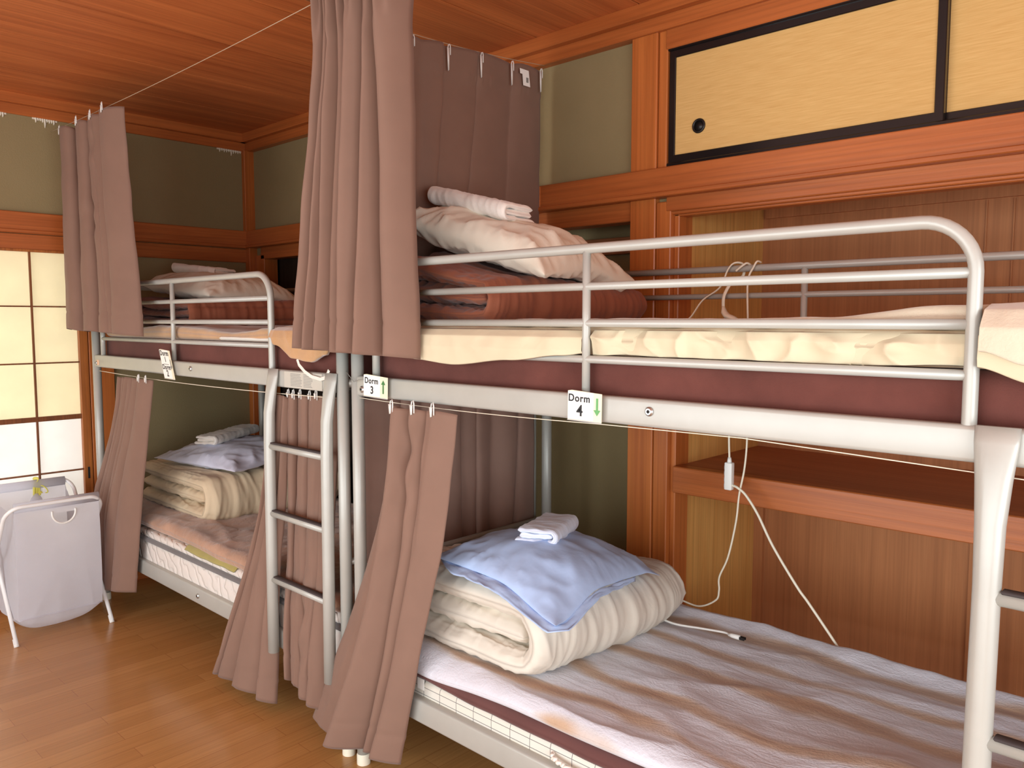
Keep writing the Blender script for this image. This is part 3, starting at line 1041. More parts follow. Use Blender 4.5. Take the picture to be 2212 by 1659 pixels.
def wD(x, y, z):
    k = 1.0 - .24 * smooth(1.6, 2.2, y)
    return (x - .02 * smooth(1.6, 2.2, y) + .02 * math.sin(y * 7), y, .447 + (z - .447) * k)
folded_duvet('duvet', 'cream_quilt', -1.96, -1.30, 1.515, 2.245, .447, .235, 81, wD,
             ('cream folded duvet under the pale blue pillow on the near lower bunk', 'duvet', DG), .012)
def wpD(x, y, z):
    s = .700 - .10 * (y - 1.75) - .05 * smooth(-1.5, -1.25, x) * smooth(1.7, 1.5, y) - .03 * smooth(1.95, 2.1, y)
    return (x - .13 * (y - 1.76) , y - .12 * (x + 1.52), z + s)
pb = pillow_grid((-1.515, 1.76, 0), (1, 0, 0), (0, 1, 0), .53, .58, .092, 91, warp=wpD, hb=.15, amp=.009, pinch=.05, ex=(2.4, .62), crumple=1.0)
# open hem of the pillowcase along the front and the right-hand side
fr = np.zeros((60, 8, 3))
for i in range(60):
    u = i / 59
    for j in range(8):
        v = j / 7
        if u < .55:
            x, y = -1.755 + (u / .55) * .50, 1.492 - v * .045 * math.sin(min(1, u / .12) * PI / 2)
        else:
            q = (u - .55) / .45
            x, y = -1.262 + v * .03 * (1 - q), 1.50 + q * .40
        z = -.004 - v * .012 + .006 * N(u * 14, v * 2, 3) + .004 * (wr(u * 12, v * 2, 5) - .4)
        fr[i, j] = wpD(x, y, z)
hemo = weld(pb.build('pillow', 'blue_pillow'))
tag(hemo, 'pale blue pillow on the cream duvet of the near lower bunk', 'pillow', PG)
hm = MB().grid(fr).build('pillowcase_hem', 'blue_pillow', hemo)
md = hm.modifiers.new('thickness', 'SOLIDIFY'); md.thickness = .003
towel('towel', 'towel_blue', (-1.535, 1.785, .768), math.radians(27), .315, .128, .050, 97,
      ('pale blue folded hand towel on the blue pillow of the near lower bunk', 'towel', TG), tilt=(0, -.10))

# ------------------------------------------------------------------ far bed, upper bunk
AX = DX
mb = MB().box(-1.985 + AX, .05 + AX, 1.476, 2.325, 1.206, 1.338, .028, 4)
tag(mb.build('mattress', 'maroon'), 'maroon mattress of the far upper bunk, behind the Dorm 1 and Dorm 2 card', 'mattress', MG)
ta = slab(-4.13, -2.16, 1.468, 2.31, lambda x, y: 1.339, lambda x, y: .046 + .014 * smooth(-2.9, -2.5, x) + .012 * math.sin(x * 5), 33, 160, 40, .005, .022, lambda x: .006 * N(x * 6, 3.3))
def fa(x):
    zb = float(interp([(-2.515, 1.37), (-2.47, 1.335), (-2.36, 1.292), (-2.26, 1.284), (-2.17, 1.31), (-2.15, 1.33)], x)[0])
    return [(1.52, 1.392), (1.47, 1.396), (1.437, 1.385), (1.428, 1.36), (1.432, zb)]
f5 = flap(-2.512, -2.155, fa, 23, 60, .014, .005)
ta.add(f5.v, f5.f)
pada = tag(ta.build('mattress_pad', 'tan_fleece'), 'tan plush pad on the far upper bunk, slumping over the rail beside the hung curtain', 'mattress pad', BG)
sp = []
for k, (x, z) in enumerate([(-2.335, 1.290), (-2.325, 1.272), (-2.29, 1.250), (-2.25, 1.236), (-2.20, 1.230), (-2.165, 1.238), (-2.15, 1.262)]):
    sp.append((k / 6, x, 1.428, z))
MB().tube([tuple(interp(sp, k / 24)) for k in range(25)], [(.0065, .0016)] * 25, 10, ref=(0, 0, 1)).build('elastic_strap', 'white_strap', pada)
wl = slab(-2.95, -2.53, 1.462, 1.60, lambda x, y: 1.344, lambda x, y: .012, 12, 50, 20, .002, .006)
wl.build('underside', 'white_strap', pada)

def wA(x, y, z):
    return (x + .12 * smooth(1.6, 2.2, y), y, 1.392 + (z - 1.392) * (1.0 + .25 * smooth(-3.7, -4.1, x)))
folded_duvet('duvet', 'brown_quilt', -4.12, -3.40, 1.56, 2.26, 1.392, .115, 65, wA,
             ('brown folded duvet under the white pillow on the far upper bunk', 'duvet', DG), .010)
def wpA(x, y, z):
    return (x, y, z + 1.560 - .10 * (x + 3.74) - .05 * smooth(2.0, 2.2, y))
pillow('white_pillow', (-3.76, 1.91, 0), math.radians(4), .62, .54, .085, 73,
       ('white pillow on the brown duvet of the far upper bunk, seen through the guard bars', 'pillow', PG), wpA, hb=.55, amp=.010, ex=(4, .5))
towel('towel', 'towel_white', (-3.97, 1.90, 1.648), math.radians(-70), .28, .17, .046, 78,
      ('white hand towel loosely folded on the white pillow of the far upper bunk', 'towel', TG), tilt=(.04, -.1))

# ------------------------------------------------------------------ far bed, lower bunk
mt = root('mattress', (-3.16, 1.9, .277), 'white quilted mattress with grey binding on the far lower bunk', 'mattress', MG)
MB().box(-4.18, -2.15, 1.456, 2.325, .277, .405, .022, 3).build('mattress_body', 'mattress_white', mt)
MB().box(-4.19, -2.14, 1.449, 2.33, .400, .420, .008, 2).build('binding', 'grey_binding', mt)
MB().box(-4.17, -2.16, 1.458, 2.32, .415, .450, .016, 3).build('pillow_top', 'mattress_white', mt)
pm = slab(-4.15, -2.16, 1.462, 2.31, lambda x, y: .451 - .004 * smooth(-3.4, -2.9, x), lambda x, y: .064 + .01 * N(x * 3, y * 3, 5) + .008 * (wr(x * 3.2, y * 9, 5) - .4), 35, 230, 80, .007, .04, lambda x: .012 * N(x * 4, 6.1) - .012 * smooth(-3.3, -2.9, x))
pink = tag(pm.build('mattress_pad', 'pink_pad'), 'rosy tan plush pad on the white mattress of the far lower bunk', 'mattress pad', BG)
ys = slab(-3.30, -2.86, 1.450, 1.60, lambda x, y: .4505 - .014 * smooth(1.47, 1.45, y), lambda x, y: .014, 36, 70, 20, .003, .007, lambda x: .006 * N(x * 13, 2.2))
ys.build('pad_backing', 'yellow_strap', pink)
def wE(x, y, z):
    return (x + .05 * smooth(1.6, 2.2, y), y, .51 + (z - .51) * (1.0 + .05 * smooth(1.6, 2.2, y)))
folded_duvet('duvet', 'beige_quilt', -4.13, -3.36, 1.595, 2.28, .505, .205, 85, wE,
             ('beige folded duvet under the lavender white pillow on the far lower bunk', 'duvet', DG), .012)
def wpE(x, y, z):
    return (x, y, z + .742 + .02 * (y - 1.9) + .05 * smooth(-3.6, -3.3, x) * smooth(1.8, 2.1, y))
pillow('grey_pillow', (-3.70, 1.94, 0), math.radians(8), .66, .56, .082, 93,
       ('lavender white pillow on the beige duvet of the far lower bunk', 'pillow', PG), wpE, hb=.35, amp=.012)
towel('towel', 'towel_white', (-3.80, 1.92, .822), math.radians(30), .40, .12, .042, 99,
      ('white rolled hand towel on the lavender pillow of the far lower bunk', 'towel', TG), tilt=(0, .02))

# ------------------------------------------------------------------ curtains and their wires
def hook_mb(p, d=(1, 0, 0), s=1.0):
    """small white plastic slide hook hanging at p on the face turned to d"""
    p, d = Vector(p), Vector(d).normalized()
    q = Vector((-d.y, d.x, 0))
    mb = MB()
    a = p + d * .004
    prof = [(-.0055, .0), (.0055, .0), (.0035, -.058 * s), (-.0015, -.062 * s)]
    mb.prism([(x, z) for x, z in prof], a, q, (0, 0, 1), d * .003)
    mb.tube([(a + Vector((0, 0, 0)))[:], (a + q * .002 + Vector((0, 0, .010)))[:], (a + q * .008 + Vector((0, 0, .013)))[:], (a + q * .011 + Vector((0, 0, .004)))[:], (a + q * .011 + Vector((0, 0, -.022)))[:]], .0018, 8)
    return mb

o, G = curtain('curtain', [(0, -4.30, 1.335, -3.53, 1.335, 2.318, 2.318, .030), (.3, -4.30, 1.335, -3.52, 1.335, 2.02, 2.02, .034),
                (.55, -4.32, 1.335, -3.48, 1.335, 1.78, 1.78, .036), (1, -4.335, 1.335, -3.455, 1.335, 1.375, 1.355, .044)], 5, 3.1, sharp=.5,
               knot=[(.62, .14, .10, .012), (.50, .42, .09, .014), (.55, .50, .06, .010)],
               label=('brown gathered curtain bunched near the shoji, above the far bed', 'curtain', CG))
for k in (10, 90, 150, 230):
    hook_mb(G[k, 0] + np.array([0, 0, .012]), (0, -1, 0), .5).build('hook', 'white_plastic', o)
curA = o
o, G = curtain('curtain', [(0, -2.06, 1.36, -1.70, 1.36, 2.35, 2.35, .042), (.08, -2.06, 1.36, -1.70, 1.36, 2.26, 2.26, .044), (.3, -2.08, 1.36, -1.69, 1.36, 2.03, 2.03, .046),
                (.6, -2.135, 1.36, -1.685, 1.36, 1.72, 1.72, .048), (1, -2.195, 1.36, -1.683, 1.36, 1.333, 1.318, .050)], 7, 8.6, sharp=.4, pinch=.35,
               knot=[(.55, .08, .05, .010), (.3, .12, .05, .008)],
               label=('tall brown gathered curtain hanging where the two bunk beds meet', 'curtain', CG))
for k in (16, 70, 130, 190, 245):
    hook_mb(G[k, 0] + np.array([0, 0, .010]), (0, -1, 0), .5).build('hook', 'white_plastic', o)
hx = -2.076
o, G = curtain('curtain', [(0, hx, 1.43, hx, 2.362, 2.335, 2.372, .006), (.12, hx, 1.43, hx, 2.362, 2.23, 2.26, .009), (.5, hx, 1.43, hx, 2.362, 1.93, 1.94, .012), (1, hx, 1.43, hx, 2.362, 1.45, 1.46, .012)], 5.5, 5.5, nu=220, nv=70,
               header=.085, label=('flat brown curtain with white hooks, hung crosswise at the near upper bunk', 'curtain', CG), hem=0)
for y, z in ((1.705, 2.338), (1.862, 2.347), (2.018, 2.357), (2.175, 2.364), (2.335, 2.372)):
    hook_mb((hx + .013, y, z - .008), (1, 0, 0), 1.25).build('hook', 'white_plastic', o)
tg = MB()
tg.prism([(0, 0), (.038, -.0), (.036, .058), (-.012, .058), (-.012, .040), (0.0, .040)], (hx + .020, 2.235, 2.292), (0, 1, 0), (0, -.12, 1), (.001, 0, 0))
tg.build('care_tag', 'card', o, False)
MB().prism([(0, 0), (.012, 0), (.012, .018), (0, .018)], (hx + .0215, 2.250, 2.305), (0, 1, 0), (0, 0, 1), (.0006, 0, 0)).build('care_mark', 'label_grey', o, False)
o, G = curtain('curtain', [(0, hx + .004, 1.475, hx + .004, 2.33, 1.17, 1.17, .010), (1, hx + .004, 1.475, hx + .004, 2.33, .34, .34, .012)], 7, 2.2, 'curtain_sheer', nu=240, nv=50, hem=0,
               label=('thin brown curtain hung crosswise at the head of the near lower bunk', 'curtain', CG))
o, G = curtain('curtain', [(0, -3.88, 1.415, -3.50, 1.415, 1.158, 1.162, .016), (.18, -3.93, 1.41, -3.54, 1.41, .96, .985, .018), (.45, -4.13, 1.40, -3.61, 1.40, .68, .70, .022),
                (.6, -4.25, 1.395, -3.65, 1.395, .52, .55, .024), (1, -4.21, 1.385, -3.735, 1.385, .085, .165, .030)], 6, 4.4, sharp=.6,
               label=('brown pleated curtain beside the laundry hamper, on the far lower bunk', 'curtain', CG))
for k in (200, 225, 250):
    hook_mb(G[k, 0] + np.array([0, 0, .006]), (0, -1, 0), .3).build('hook', 'white_plastic', o)
o, G = curtain('curtain', [(0, -2.535, 1.445, -2.44, 1.45, 1.155, 1.155, .012), (.35, -2.59, 1.435, -2.47, 1.44, .80, .80, .014), (.6, -2.69, 1.41, -2.485, 1.415, .54, .55, .016), (1, -2.905, 1.385, -2.505, 1.395, .06, .05, .026)], 4, 6.3, sharp=.6, nu=200,
               label=('brown curtain flaring left from behind the far bed ladder', 'curtain', CG))
o, G = curtain('curtain', [(0, -2.475, 1.462, -2.155, 1.462, 1.160, 1.172, .014), (.3, -2.485, 1.462, -2.195, 1.462, .86, .88, .017), (.62, -2.475, 1.446, -2.20, 1.446, .53, .54, .010), (.76, -2.455, 1.412, -2.185, 1.412, .38, .40, .014), (1, -2.445, 1.408, -2.21, 1.408, .17, .125, .018)], 4, 7.9, sharp=.4,
               knot=[(.4, .72, .2, .012), (.6, .85, .15, .010)],
               label=('brown curtain hanging directly behind the rungs of the far bed ladder', 'curtain', CG))
for k in (12, 40, 70, 120, 160, 215):
    hook_mb(G[k, 0] + np.array([0, 0, .008]), (0, -1, 0), .3).build('hook', 'white_plastic', o)
o, G = curtain('curtain', [(0, -1.835, 1.415, -1.56, 1.415, 1.172, 1.168, .026), (.16, -1.845, 1.41, -1.58, 1.405, 1.00, .99, .030), (.32, -1.90, 1.405, -1.60, 1.40, .80, .80, .024), (.52, -1.985, 1.40, -1.66, 1.395, .585, .60, .024),
                (.72, -2.10, 1.395, -1.715, 1.39, .37, .40, .026), (1, -2.275, 1.385, -1.795, 1.38, .085, .105, .040)], 4, 12.4, nu=280, nv=110, sharp=.2, hem=.095, widths=([.55, .8, .7, 1.2], [1.7, 1.1, .5, .8]),
               knot=[(.55, .10, .14, .016), (.62, .20, .10, .010), (.45, .25, .12, .008)],
               label=('brown curtain sweeping down to the left across the posts, at the near lower bunk', 'curtain', CG))
for k in (70, 150, 235):
    hook_mb(G[k, 0] + np.array([0, 0, .010]), (0, -1, 0), .45).build('hook', 'white_plastic', o)
o, G = curtain('curtain', [(0, -.235, 1.428, .02, 1.43, 1.168, 1.168, .008), (.55, -.243, 1.43, .02, 1.43,   .62, .62, .009), (.75, -.25, 1.40, .02, 1.40, .36, .36, .012), (1, -.27, 1.395, .02, 1.395, .09, .09, .016)], 3, 9.9, sharp=.3, nu=140,
               label=('brown curtain edge behind the near bed ladder at the right border', 'curtain', CG))

WG = 'thin curtain wires'
def wire(pts, r, label, mat='wire'):
    return tag(MB().tube(pts, r, 6).build('curtain_wire', mat), label, 'wire', WG)
def sag(a, b, s, n=24):
    a, b = np.array(a, float), np.array(b, float)
    return [tuple(a + (b - a) * k / n - np.array([0, 0, 4 * s * (k / n) * (1 - k / n)])) for k in range(n + 1)]
wire(sag((-4.40, 1.345, 2.345), (-2.09, 1.36, 2.352), .012) + sag((-2.09, 1.36, 2.352), (1.6, 1.36, 2.36), .015)[1:], .0013, 'thin wire running below the ceiling from the far curtain to the tall middle curtain')
wire(sag((-2.085, 1.345, 2.352), (-2.03, -1.66, 2.36), .03), .0016, 'thin wire from the top of the tall middle curtain towards the window side')
wire(sag((hx, 1.36, 2.352), (hx, 2.38, 2.40), .018), .0013, 'thin wire holding the crosswise curtain at the head of the near upper bunk')
wire(sag((-4.18, 1.448, 1.170), (-2.12, 1.448, 1.172), .012), .0016, 'white wire under the far bed side rail carrying the lower curtains', 'cream_plastic')
wire(sag((-2.02, 1.446, 1.182), (-1.1, 1.446, 1.183), .006) + sag((-1.1, 1.446, 1.183), (-.74, 1.446, 1.187), .0)[1:] + sag((-.74, 1.446, 1.187), (.09, 1.446, 1.158), .0)[1:], .0011, 'pale wire under the near bed side rail carrying the lower curtains', 'cream_plastic')
wire([(-2.06, 1.43, 1.262), (-2.03, 1.425, 1.245), (-2.012, 1.425, 1.232), (-1.985, 1.424, 1.240), (-1.955, 1.426, 1.243)], .001, 'loose wire end twisted round the near bed post beside the Dorm 3 card', 'label_grey')

# ------------------------------------------------------------------ dorm cards
deps_objs = []
def text_mesh(body, size, name, mat, parent, M4, depth=.0003):
    cu = bpy.data.curves.new('txt', 'FONT')
    cu.body = body; cu.size = size; cu.align_x = 'CENTER'; cu.align_y = 'CENTER'; cu.extrude = depth; cu.offset = size * .020; cu.space_character = 1.12
    t = bpy.data.objects.new('txt', cu); COL.objects.link(t)
    bpy.context.view_layer.update()
    me = bpy.data.meshes.new_from_object(t.evaluated_get(bpy.context.evaluated_depsgraph_get()))
    bpy.data.objects.remove(t)
    me.transform(Matrix.Translation(-Vector(WO[parent.name])) @ M4)
    me.name = name
    me.materials.clear(); me.materials.append(M[mat])
    o = bpy.data.objects.new(name, me); COL.objects.link(o); o.parent = parent
    WO[o.name] = WO[parent.name]
    return o

def card(c, w, h, tilt, items, strip, arrow, label, shear=0.0):
    """c: centre of the card face (x,y,z); faces -Y"""
    R = Matrix.Translation(c) @ Matrix(((1, 0, -shear, 0), (0, 1, 0, 0), (0, 0, 1, 0), (0, 0, 0, 1))) @ Matrix.Rotation(tilt, 4, 'Y') @ Matrix.Rotation(PI / 2, 4, 'X')   # card axes: x right, y up, z out
    def tr(poly, z0, z1):
        mb = MB()
        mb.prism(poly, (R @ Vector((0, 0, z0)))[:], (R.to_3x3() @ Vector((1, 0, 0)))[:], (R.to_3x3() @ Vector((0, 1, 0)))[:], (R.to_3x3() @ Vector((0, 0, z1 - z0)))[:])
        return mb
    r = root('dorm_card', c, label, 'card', 'dorm number cards')
    bw, bh = w / 2, h / 2
    k = .012 * w / .1
    tr([(-bw, -bh), (bw, -bh), (bw, bh - .004), (-bw + k, bh), (-bw, bh - .002)], -.0012, 0).build('card_backing', 'card_cream', r, False)
    sx = bw - max(strip, .001)
    tr([(-bw + .001, -bh + .002), (sx, -bh + .002), (sx, bh - .003), (-bw + .001, bh - .003)], 0, .0008).build('paper_slip', 'card', r, False)
    for body, size, px, py in items:
        text_mesh(body, size, 'lettering', 'black', r, R @ Matrix.Translation((px, py, .0011)))
    if arrow:
        d, mat, ax = arrow
        a = min(.02, .30 * h)
        pl = [(-.0028, -a * d), (.0028, -a * d), (.0028, a * .35 * d), (.0095, a * .35 * d), (0, a * d), (-.0095, a * .35 * d), (-.0028, a * .35 * d)]
        tr([(ax + x, y) for x, y in pl], .0008, .0012).build('arrow', mat, r, False)
    # clear sleeve edge below
    tr([(-bw, -bh - .002), (bw, -bh - .002), (bw, -bh), (-bw, -bh)], -.001, .0012).build('sleeve_edge', 'grey_plastic', r, False)
    return r
card((-1.903, 1.4240, 1.225), .116, .066, math.radians(1.5), [('Dorm', .025, -.019, .014), ('3', .032, -.016, -.014)], .036, (1, 'green', .038), 'white card reading Dorm 3 with a green up arrow, on the near bed rail')
card((-1.119, 1.4240, 1.2245), .098, .069, math.radians(0.8), [('Dorm', .024, -.015, .016), ('4', .036, -.013, -.013)], .024, (-1, 'green_fade', .0365), 'white card reading Dorm 4 with a faded green down arrow, on the near bed rail')
card((-3.343, 1.4245, 1.236), .100, .122, math.radians(1), [('Dorm', .030, -.006, .044), ('1', .030, -.004, .018), ('_____', .018, -.004, .006), ('Dorm', .029, -.007, -.014), ('2', .036, -.007, -.040)], 0.018, (-1, 'label_grey', .040), 'tall tilted card reading Dorm 1 and Dorm 2, on the far bed rail', shear=.42)

# ------------------------------------------------------------------ cords
CD = 'white electric cords by the closet'
yb = 2.33
def smooth_pts(P, n=10):
    P = [Vector(p) for p in P]; out = []
    for i in range(len(P) - 1):
        p0, p1, p2, p3 = P[max(i - 1, 0)], P[i], P[i + 1], P[min(i + 2, len(P) - 1)]
        for k in range(n):
            t = k / n
            out.append((.5 * ((2 * p1) + (p2 - p0) * t + (2 * p0 - 5 * p1 + 4 * p2 - p3) * t * t + (3 * p1 - p0 - 3 * p2 + p3) * t ** 3))[:])
    out.append(P[-1][:])
    return out
t = root('power_strip', (-1.232, yb, .87), 'white power strip with its cords hanging against the closet behind the near lower bunk', 'power strip')
bx = auto_smooth(MB().box(-1.246, -1.220, yb - .014, yb + .008, .872, .962, .004, 3).build('strip_body', 'white_plastic', t))
fc = MB()
for zz in (.885, .905, .925, .945):
    fc.box(-1.2475, -1.2458, yb - .010, yb + .004, zz - .006, zz + .006)
fc.build('sockets', 'grey_plastic', bx, False)
MB().tube([(-1.233, yb - .003, .960), (-1.233, yb - .003, .978)], [.008, .0055], 10).build('cord_boot', 'white_plastic', bx)
MB().tube(smooth_pts([(-1.233, yb - .003, .97), (-1.238, yb, 1.04), (-1.240, yb + .002, 1.16), (-1.25, yb, 1.30), (-1.262, yb - .002, 1.38), (-1.30, yb - .004, 1.42)]), .0035, 8).build('cord', 'cream_plastic', t)
MB().tube(smooth_pts([(-1.220, yb - .003, .888), (-1.20, yb - .008, .884), (-1.175, yb, .862), (-1.133, yb, .807), (-1.08, yb, .715), (-1.0, yb, .605), (-.96, yb, .56), (-.873, yb, .455), (-.85, yb - .002, .42)]), .0042, 8).build('cord', 'cream_plastic', t)

t = root('extension_cord', (-1.232, YBK, 1.42), 'cream cord knotted over the rear rail of the near upper bunk, plug dangling', 'cord', CD)
zt = 1.583
loop = smooth_pts([(-1.40, YBK - .045, 1.415), (-1.375, YBK - .035, 1.43), (-1.34, YBK - .02, 1.485), (-1.28, YBK - .018, 1.525), (-1.252, YBK - .02, 1.58), (-1.235, YBK - .008, 1.601), (-1.215, YBK + .012, 1.595), (-1.22, YBK + .018, 1.56),
                   (-1.245, YBK, 1.545), (-1.262, YBK - .022, 1.50), (-1.266, YBK - .02, 1.46)], 8)
cz = MB().tube(loop, [(.0028, .0055)] * len(loop), 8).build('cord', 'cream_plastic', t)
MB().tube(smooth_pts([(-1.225, YBK - .018, 1.575), (-1.20, YBK - .02, 1.592), (-1.19, YBK - .012, 1.598), (-1.185, YBK + .012, 1.590)]), .0035, 8).build('cord', 'cream_plastic', t)
MB().tube([(-1.266, YBK - .02, 1.465), (-1.262, YBK - .02, 1.445), (-1.25, YBK - .022, 1.432), (-1.225, YBK - .025, 1.424), (-1.215, YBK - .025, 1.421)], [(.004, .005), (.009, .014), (.010, .019), (.009, .015), (.006, .008)], 12).build('plug', 'cream_plastic', t)
tag(MB().tube(smooth_pts([(-1.155, YBK + .008, 1.60), (-1.157, YBK - .012, 1.602), (-1.166, YBK - .017, 1.585), (-1.184, YBK - .018, 1.54), (-1.182, YBK - .016, 1.42), (-1.180, YBK - .010, 1.30), (-1.176, yb, 1.12), (-1.176, yb, 1.02), (-1.183, yb, .94),
    (-1.198, yb, .86), (-1.207, yb, .77), (-1.232, yb, .65), (-1.262, yb, .575), (-1.262, yb, .53), (-1.272, yb - .002, .495), (-1.33, yb - .01, .462), (-1.40, yb - .03, .475), (-1.46, yb - .06, .478)]), .0032, 8).build('charging_cord', 'cream_plastic'),
    'long white cord dropping from the rear rail to the duvet on the near lower bunk', 'cord', CD)
t = root('plug_lead', (-1.2, 2.15, .455), 'short white lead with a plug lying on the striped blanket beside the cream duvet', 'cord', CD)
MB().tube(smooth_pts([(-1.42, 2.17, .470), (-1.36, 2.13, .468), (-1.30, 2.125, .464), (-1.22, 2.15, .464), (-1.15, 2.165, .466), (-1.13, 2.155, .466)]), .0035, 8).build('lead', 'white_plastic', t)
MB().tube([(-1.133, 2.157, .467), (-1.12, 2.155, .468), (-1.095, 2.155, .468)], [.0045, .007, .0075], 10).build('plug', 'white_plastic', t)
pr = MB()
pr.box(-1.097, -1.078, 2.149, 2.151, .464, .472); pr.box(-1.097, -1.078, 2.159, 2.161, .464, .472)
pr.build('prongs', 'pull', t, False)
tie = MB()
tie.tube(smooth_pts([(-3.64, YBK + .010, 1.60), (-3.632, YBK - .016, 1.590), (-3.63, YBK - .016, 1.555), (-3.64, YBK - .018, 1.52), (-3.61, YBK - .018, 1.50), (-3.62, YBK - .016, 1.53)]), (.006), 8)
tag(tie.build('cord_tie', 'cream_plastic'), 'white tie knotted on the rear rail of the far upper bunk', 'tie')

# ------------------------------------------------------------------ laundry hamper
hm = root('laundry_hamper', (-4.11, 1.15, 0), 'white fabric laundry hamper on a folding tube stand in front of the shoji', 'laundry hamper')
def u_frame(xt, xb, y0, y1, zt, r=.0085):
    rr = .06
    k = (xb - xt) / zt
    d = Vector((xt - xb, 0, zt)).normalized()
    def at(z): return xt + (zt - z) * k
    zc = zt - rr
    p = [(xb, y0, .012)] + [(xt * (1 - 0) + 0, 0, 0)] * 0
    p += [((at(zc)), y0, zc)] + [(at(zt - rr + rr * math.sin(a)), y0 + rr - rr * math.cos(a), zt - rr + rr * math.sin(a)) for a in np.linspace(.2, PI / 2, 7)]
    q = [(x, y1 - (y - y0), z) for x, y, z in reversed(p)]
    return MB().tube(p + q, r, 12)
f1 = u_frame(-3.872, -4.355, .940, 1.335, .612)
fr1 = f1.build('stand_frame', 'white_tube', hm)
f2 = u_frame(-4.352, -3.870, .955, 1.350, .628)
fr2 = f2.build('stand_frame', 'white_tube', hm)
for x, y, fr_, s in ((-4.355, .940, fr1, 1), (-4.355, 1.335, fr1, 1), (-3.870, .955, fr2, -1), (-3.870, 1.350, fr2, -1)):
    MB().tube([(x, y, 0), (x + .022 * s, y, .03)], .0105, 12).build('foot_cap', 'white_plastic', fr_)
# bag: open-topped, front panel pierced by the hand hole, rounded sagging bottom
y0, y1 = .972, 1.318
xf, xk = -3.884, -4.342
zt = .603
fb = MB()
ny, nz = 60, 70
def fx(y, z):
    k = (zt - z) / zt
    return xf + .012 * math.sin(k * PI) - .012 * k + .004 * N(y * 9, z * 7, 2) + .006 * (wr(y * 7, z * 2.2, 6) - .4) * k
G = np.zeros((ny, nz, 3))
for i in range(ny):
    for j in range(nz):
        y = y0 + (y1 - y0) * i / (ny - 1); z = zt - (zt - .105) * j / (nz - 1)
        G[i, j] = (fx(y, z), y, z)
hole = (1.168, .560, .047)
keep = []
for i in range(ny - 1):
    for j in range(nz - 1):
        c = G[i:i + 2, j:j + 2].reshape(-1, 3).mean(0)
        dy, dz = c[1] - hole[0], c[2] - hole[1]
        if dz < 0 and dy * dy + dz * dz < hole[2] ** 2: continue
        keep.append((i * nz + j, (i + 1) * nz + j, (i + 1) * nz + j + 1, i * nz + j + 1))
fb.add(G.reshape(-1, 3), keep)
# bottom, sides and back
rings = []
def ring(t):
    P = []
    for k in range(24):
        P.append((k / 24))
    return P
G2 = np.zeros((40, 40, 3))
for i in range(40):
    for j in range(40):
        y = y0 + (y1 - y0) * i / 39; u = j / 39
        x = fx(y, .105) + (xk + .03 - fx(y, .105)) * u
        e = (1 - abs(2 * u - 1) ** 3) * (1 - abs(2 * i / 39 - 1) ** 3)
        G2[i, j] = (x, y, .105 - .092 * e ** .6 + .003 * N(x * 14, y * 14, 8))
fb.grid(G2)
for yy, s in ((y0, -1), (y1, 1)):
    G3 = np.zeros((40, 40, 3))
    for i in range(40):
        for j in range(40):
            u = i / 39; z = zt - (zt - .105) * j / 39
            xa = fx(yy, z)
            x = xa + (xk + .03 * j / 39 - xa) * u
            bul = math.sin(u * PI)
            G3[i, j] = (x, yy + s * (.018 * bul * (j / 39) - .03 * bul * (1 - j / 39)) + .006 * (wr(x * 9, z * 2, 9) - .4) * bul, z - .05 * bul * (1 - j / 39))
    fb.grid(G3)
G4 = np.zeros((20, 20, 3))
for i in range(20):
    for j in range(20):
        G4[i, j] = (xk + .03 * j / 19, y0 + (y1 - y0) * i / 19, zt - (zt - .105) * j / 19)
fb.grid(G4)
bag = fb.build('bag', 'bag', hm)
MB().tube([(xf - .001, y0, zt + .004), (xf - .001, y1, zt + .004)], [(.022, .011)] * 2, 16, ref=(0, 0, 1)).build('top_sleeve', 'bag', bag)
MB().tube([(xk - .001, y0, zt + .014), (xk - .001, y1, zt + .014)], [(.022, .011)] * 2, 16, ref=(0, 0, 1)).build('top_sleeve', 'bag', bag)
hp = [(fx(hole[0] + .048 * math.cos(a), hole[1]) + .003, hole[0] + .048 * math.cos(a), hole[1] + .050 * math.sin(a)) for a in np.linspace(-PI, 0, 25)]
MB().tube([(hp[0][0], hp[0][1], hp[0][2] + .01)] + hp + [(hp[-1][0], hp[-1][1], hp[-1][2] + .01)], .0042, 10).build('handle', 'white_plastic', hm)
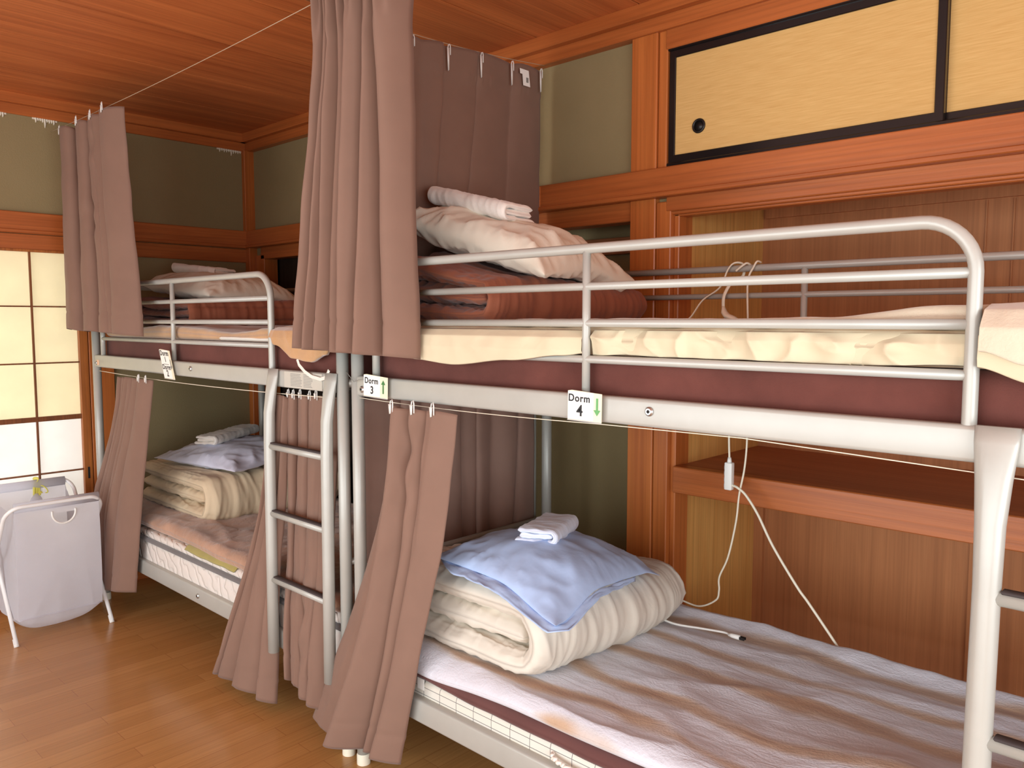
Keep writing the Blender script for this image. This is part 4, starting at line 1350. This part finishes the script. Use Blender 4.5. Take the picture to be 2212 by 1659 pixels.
# seam across the front of the bag bottom
MB().tube([(fx(y, .106) + .002, y, .106) for y in np.linspace(y0, y1, 20)], .003, 8).build('bottom_seam', 'bag', bag)
rb = root('plastic_bag', (-4.35, 1.19, .5), 'small clear plastic bag tied by a yellow ribbon to the laundry hamper', 'plastic bag')
mbb = MB()
mbb.tube([(-4.352 + .011 * math.cos(a), 1.192 + .006 * math.sin(2 * a), .630 + .013 * math.sin(a)) for a in np.linspace(0, 2 * PI, 25)[:-1]], [(.002, .009)] * 24, 8, closed=True)
for dy, ln, sw in ((-.012, .062, .0), (.0, .075, .004), (.010, .060, .006), (.016, .050, .012)):
    pts = smooth_pts([(-4.341, 1.190 + dy * .4, .632), (-4.336, 1.190 + dy * .8, .615), (-4.335 - sw, 1.190 + dy, .60 - ln * .3), (-4.336 + sw, 1.190 + dy * 1.1, .622 - ln)], 6)
    mbb.tube(pts, [(.0012, .0085 - .004 * k / len(pts)) for k in range(len(pts))], 8, ref=(1, 0, 0))
mbb.tube(smooth_pts([(-4.338, 1.20, .612), (-4.332, 1.218, .604), (-4.330, 1.232, .588), (-4.332, 1.236, .572), (-4.333, 1.226, .570)]), .0028, 8)
mbb.build('ribbon_tie', 'yellow_bag', rb)
MB().tube([(-4.336, 1.187, .572), (-4.334, 1.186, .552), (-4.332, 1.184, .52), (-4.332, 1.184, .50)], [(.005, .007), (.010, .022), (.012, .034), (.005, .02)], 14, ref=(1, 0, 0)).build('bag_body', 'bag', rb)

# ------------------------------------------------------------------ light: daylight through the windows
def area(name, loc, rot, sx, sy, power, col=(1, 1, 1)):
    l = bpy.data.lights.new(name, 'AREA'); l.shape = 'RECTANGLE'; l.size = sx; l.size_y = sy
    l.energy = power; l.color = col
    o = bpy.data.objects.new(name, l); COL.objects.link(o)
    o.location = loc; o.rotation_euler = rot
    return o
area('daylight_front_window', ((WX0 + WX1) / 2, YF - .14, 1.05), (PI / 2, 0, 0), WX1 - WX0, 1.95, 98, (.93, .985, 1.0))
area('daylight_side_window', (XR + .14, -.05, 1.2), (PI / 2, 0, PI / 2), 2.4, 1.6, 57, (.88, .955, 1.0))
area('daylight_behind_shoji', (XL - .50, .55, .95), (PI / 2, 0, -PI / 2), 2.1, 1.9, 19, (1.0, .985, .96))
w = bpy.data.worlds.new('sky'); S.world = w
w.use_nodes = True
w.node_tree.nodes['Background'].inputs['Color'].default_value = (.80, .90, 1.0, 1)
w.node_tree.nodes['Background'].inputs['Strength'].default_value = .6
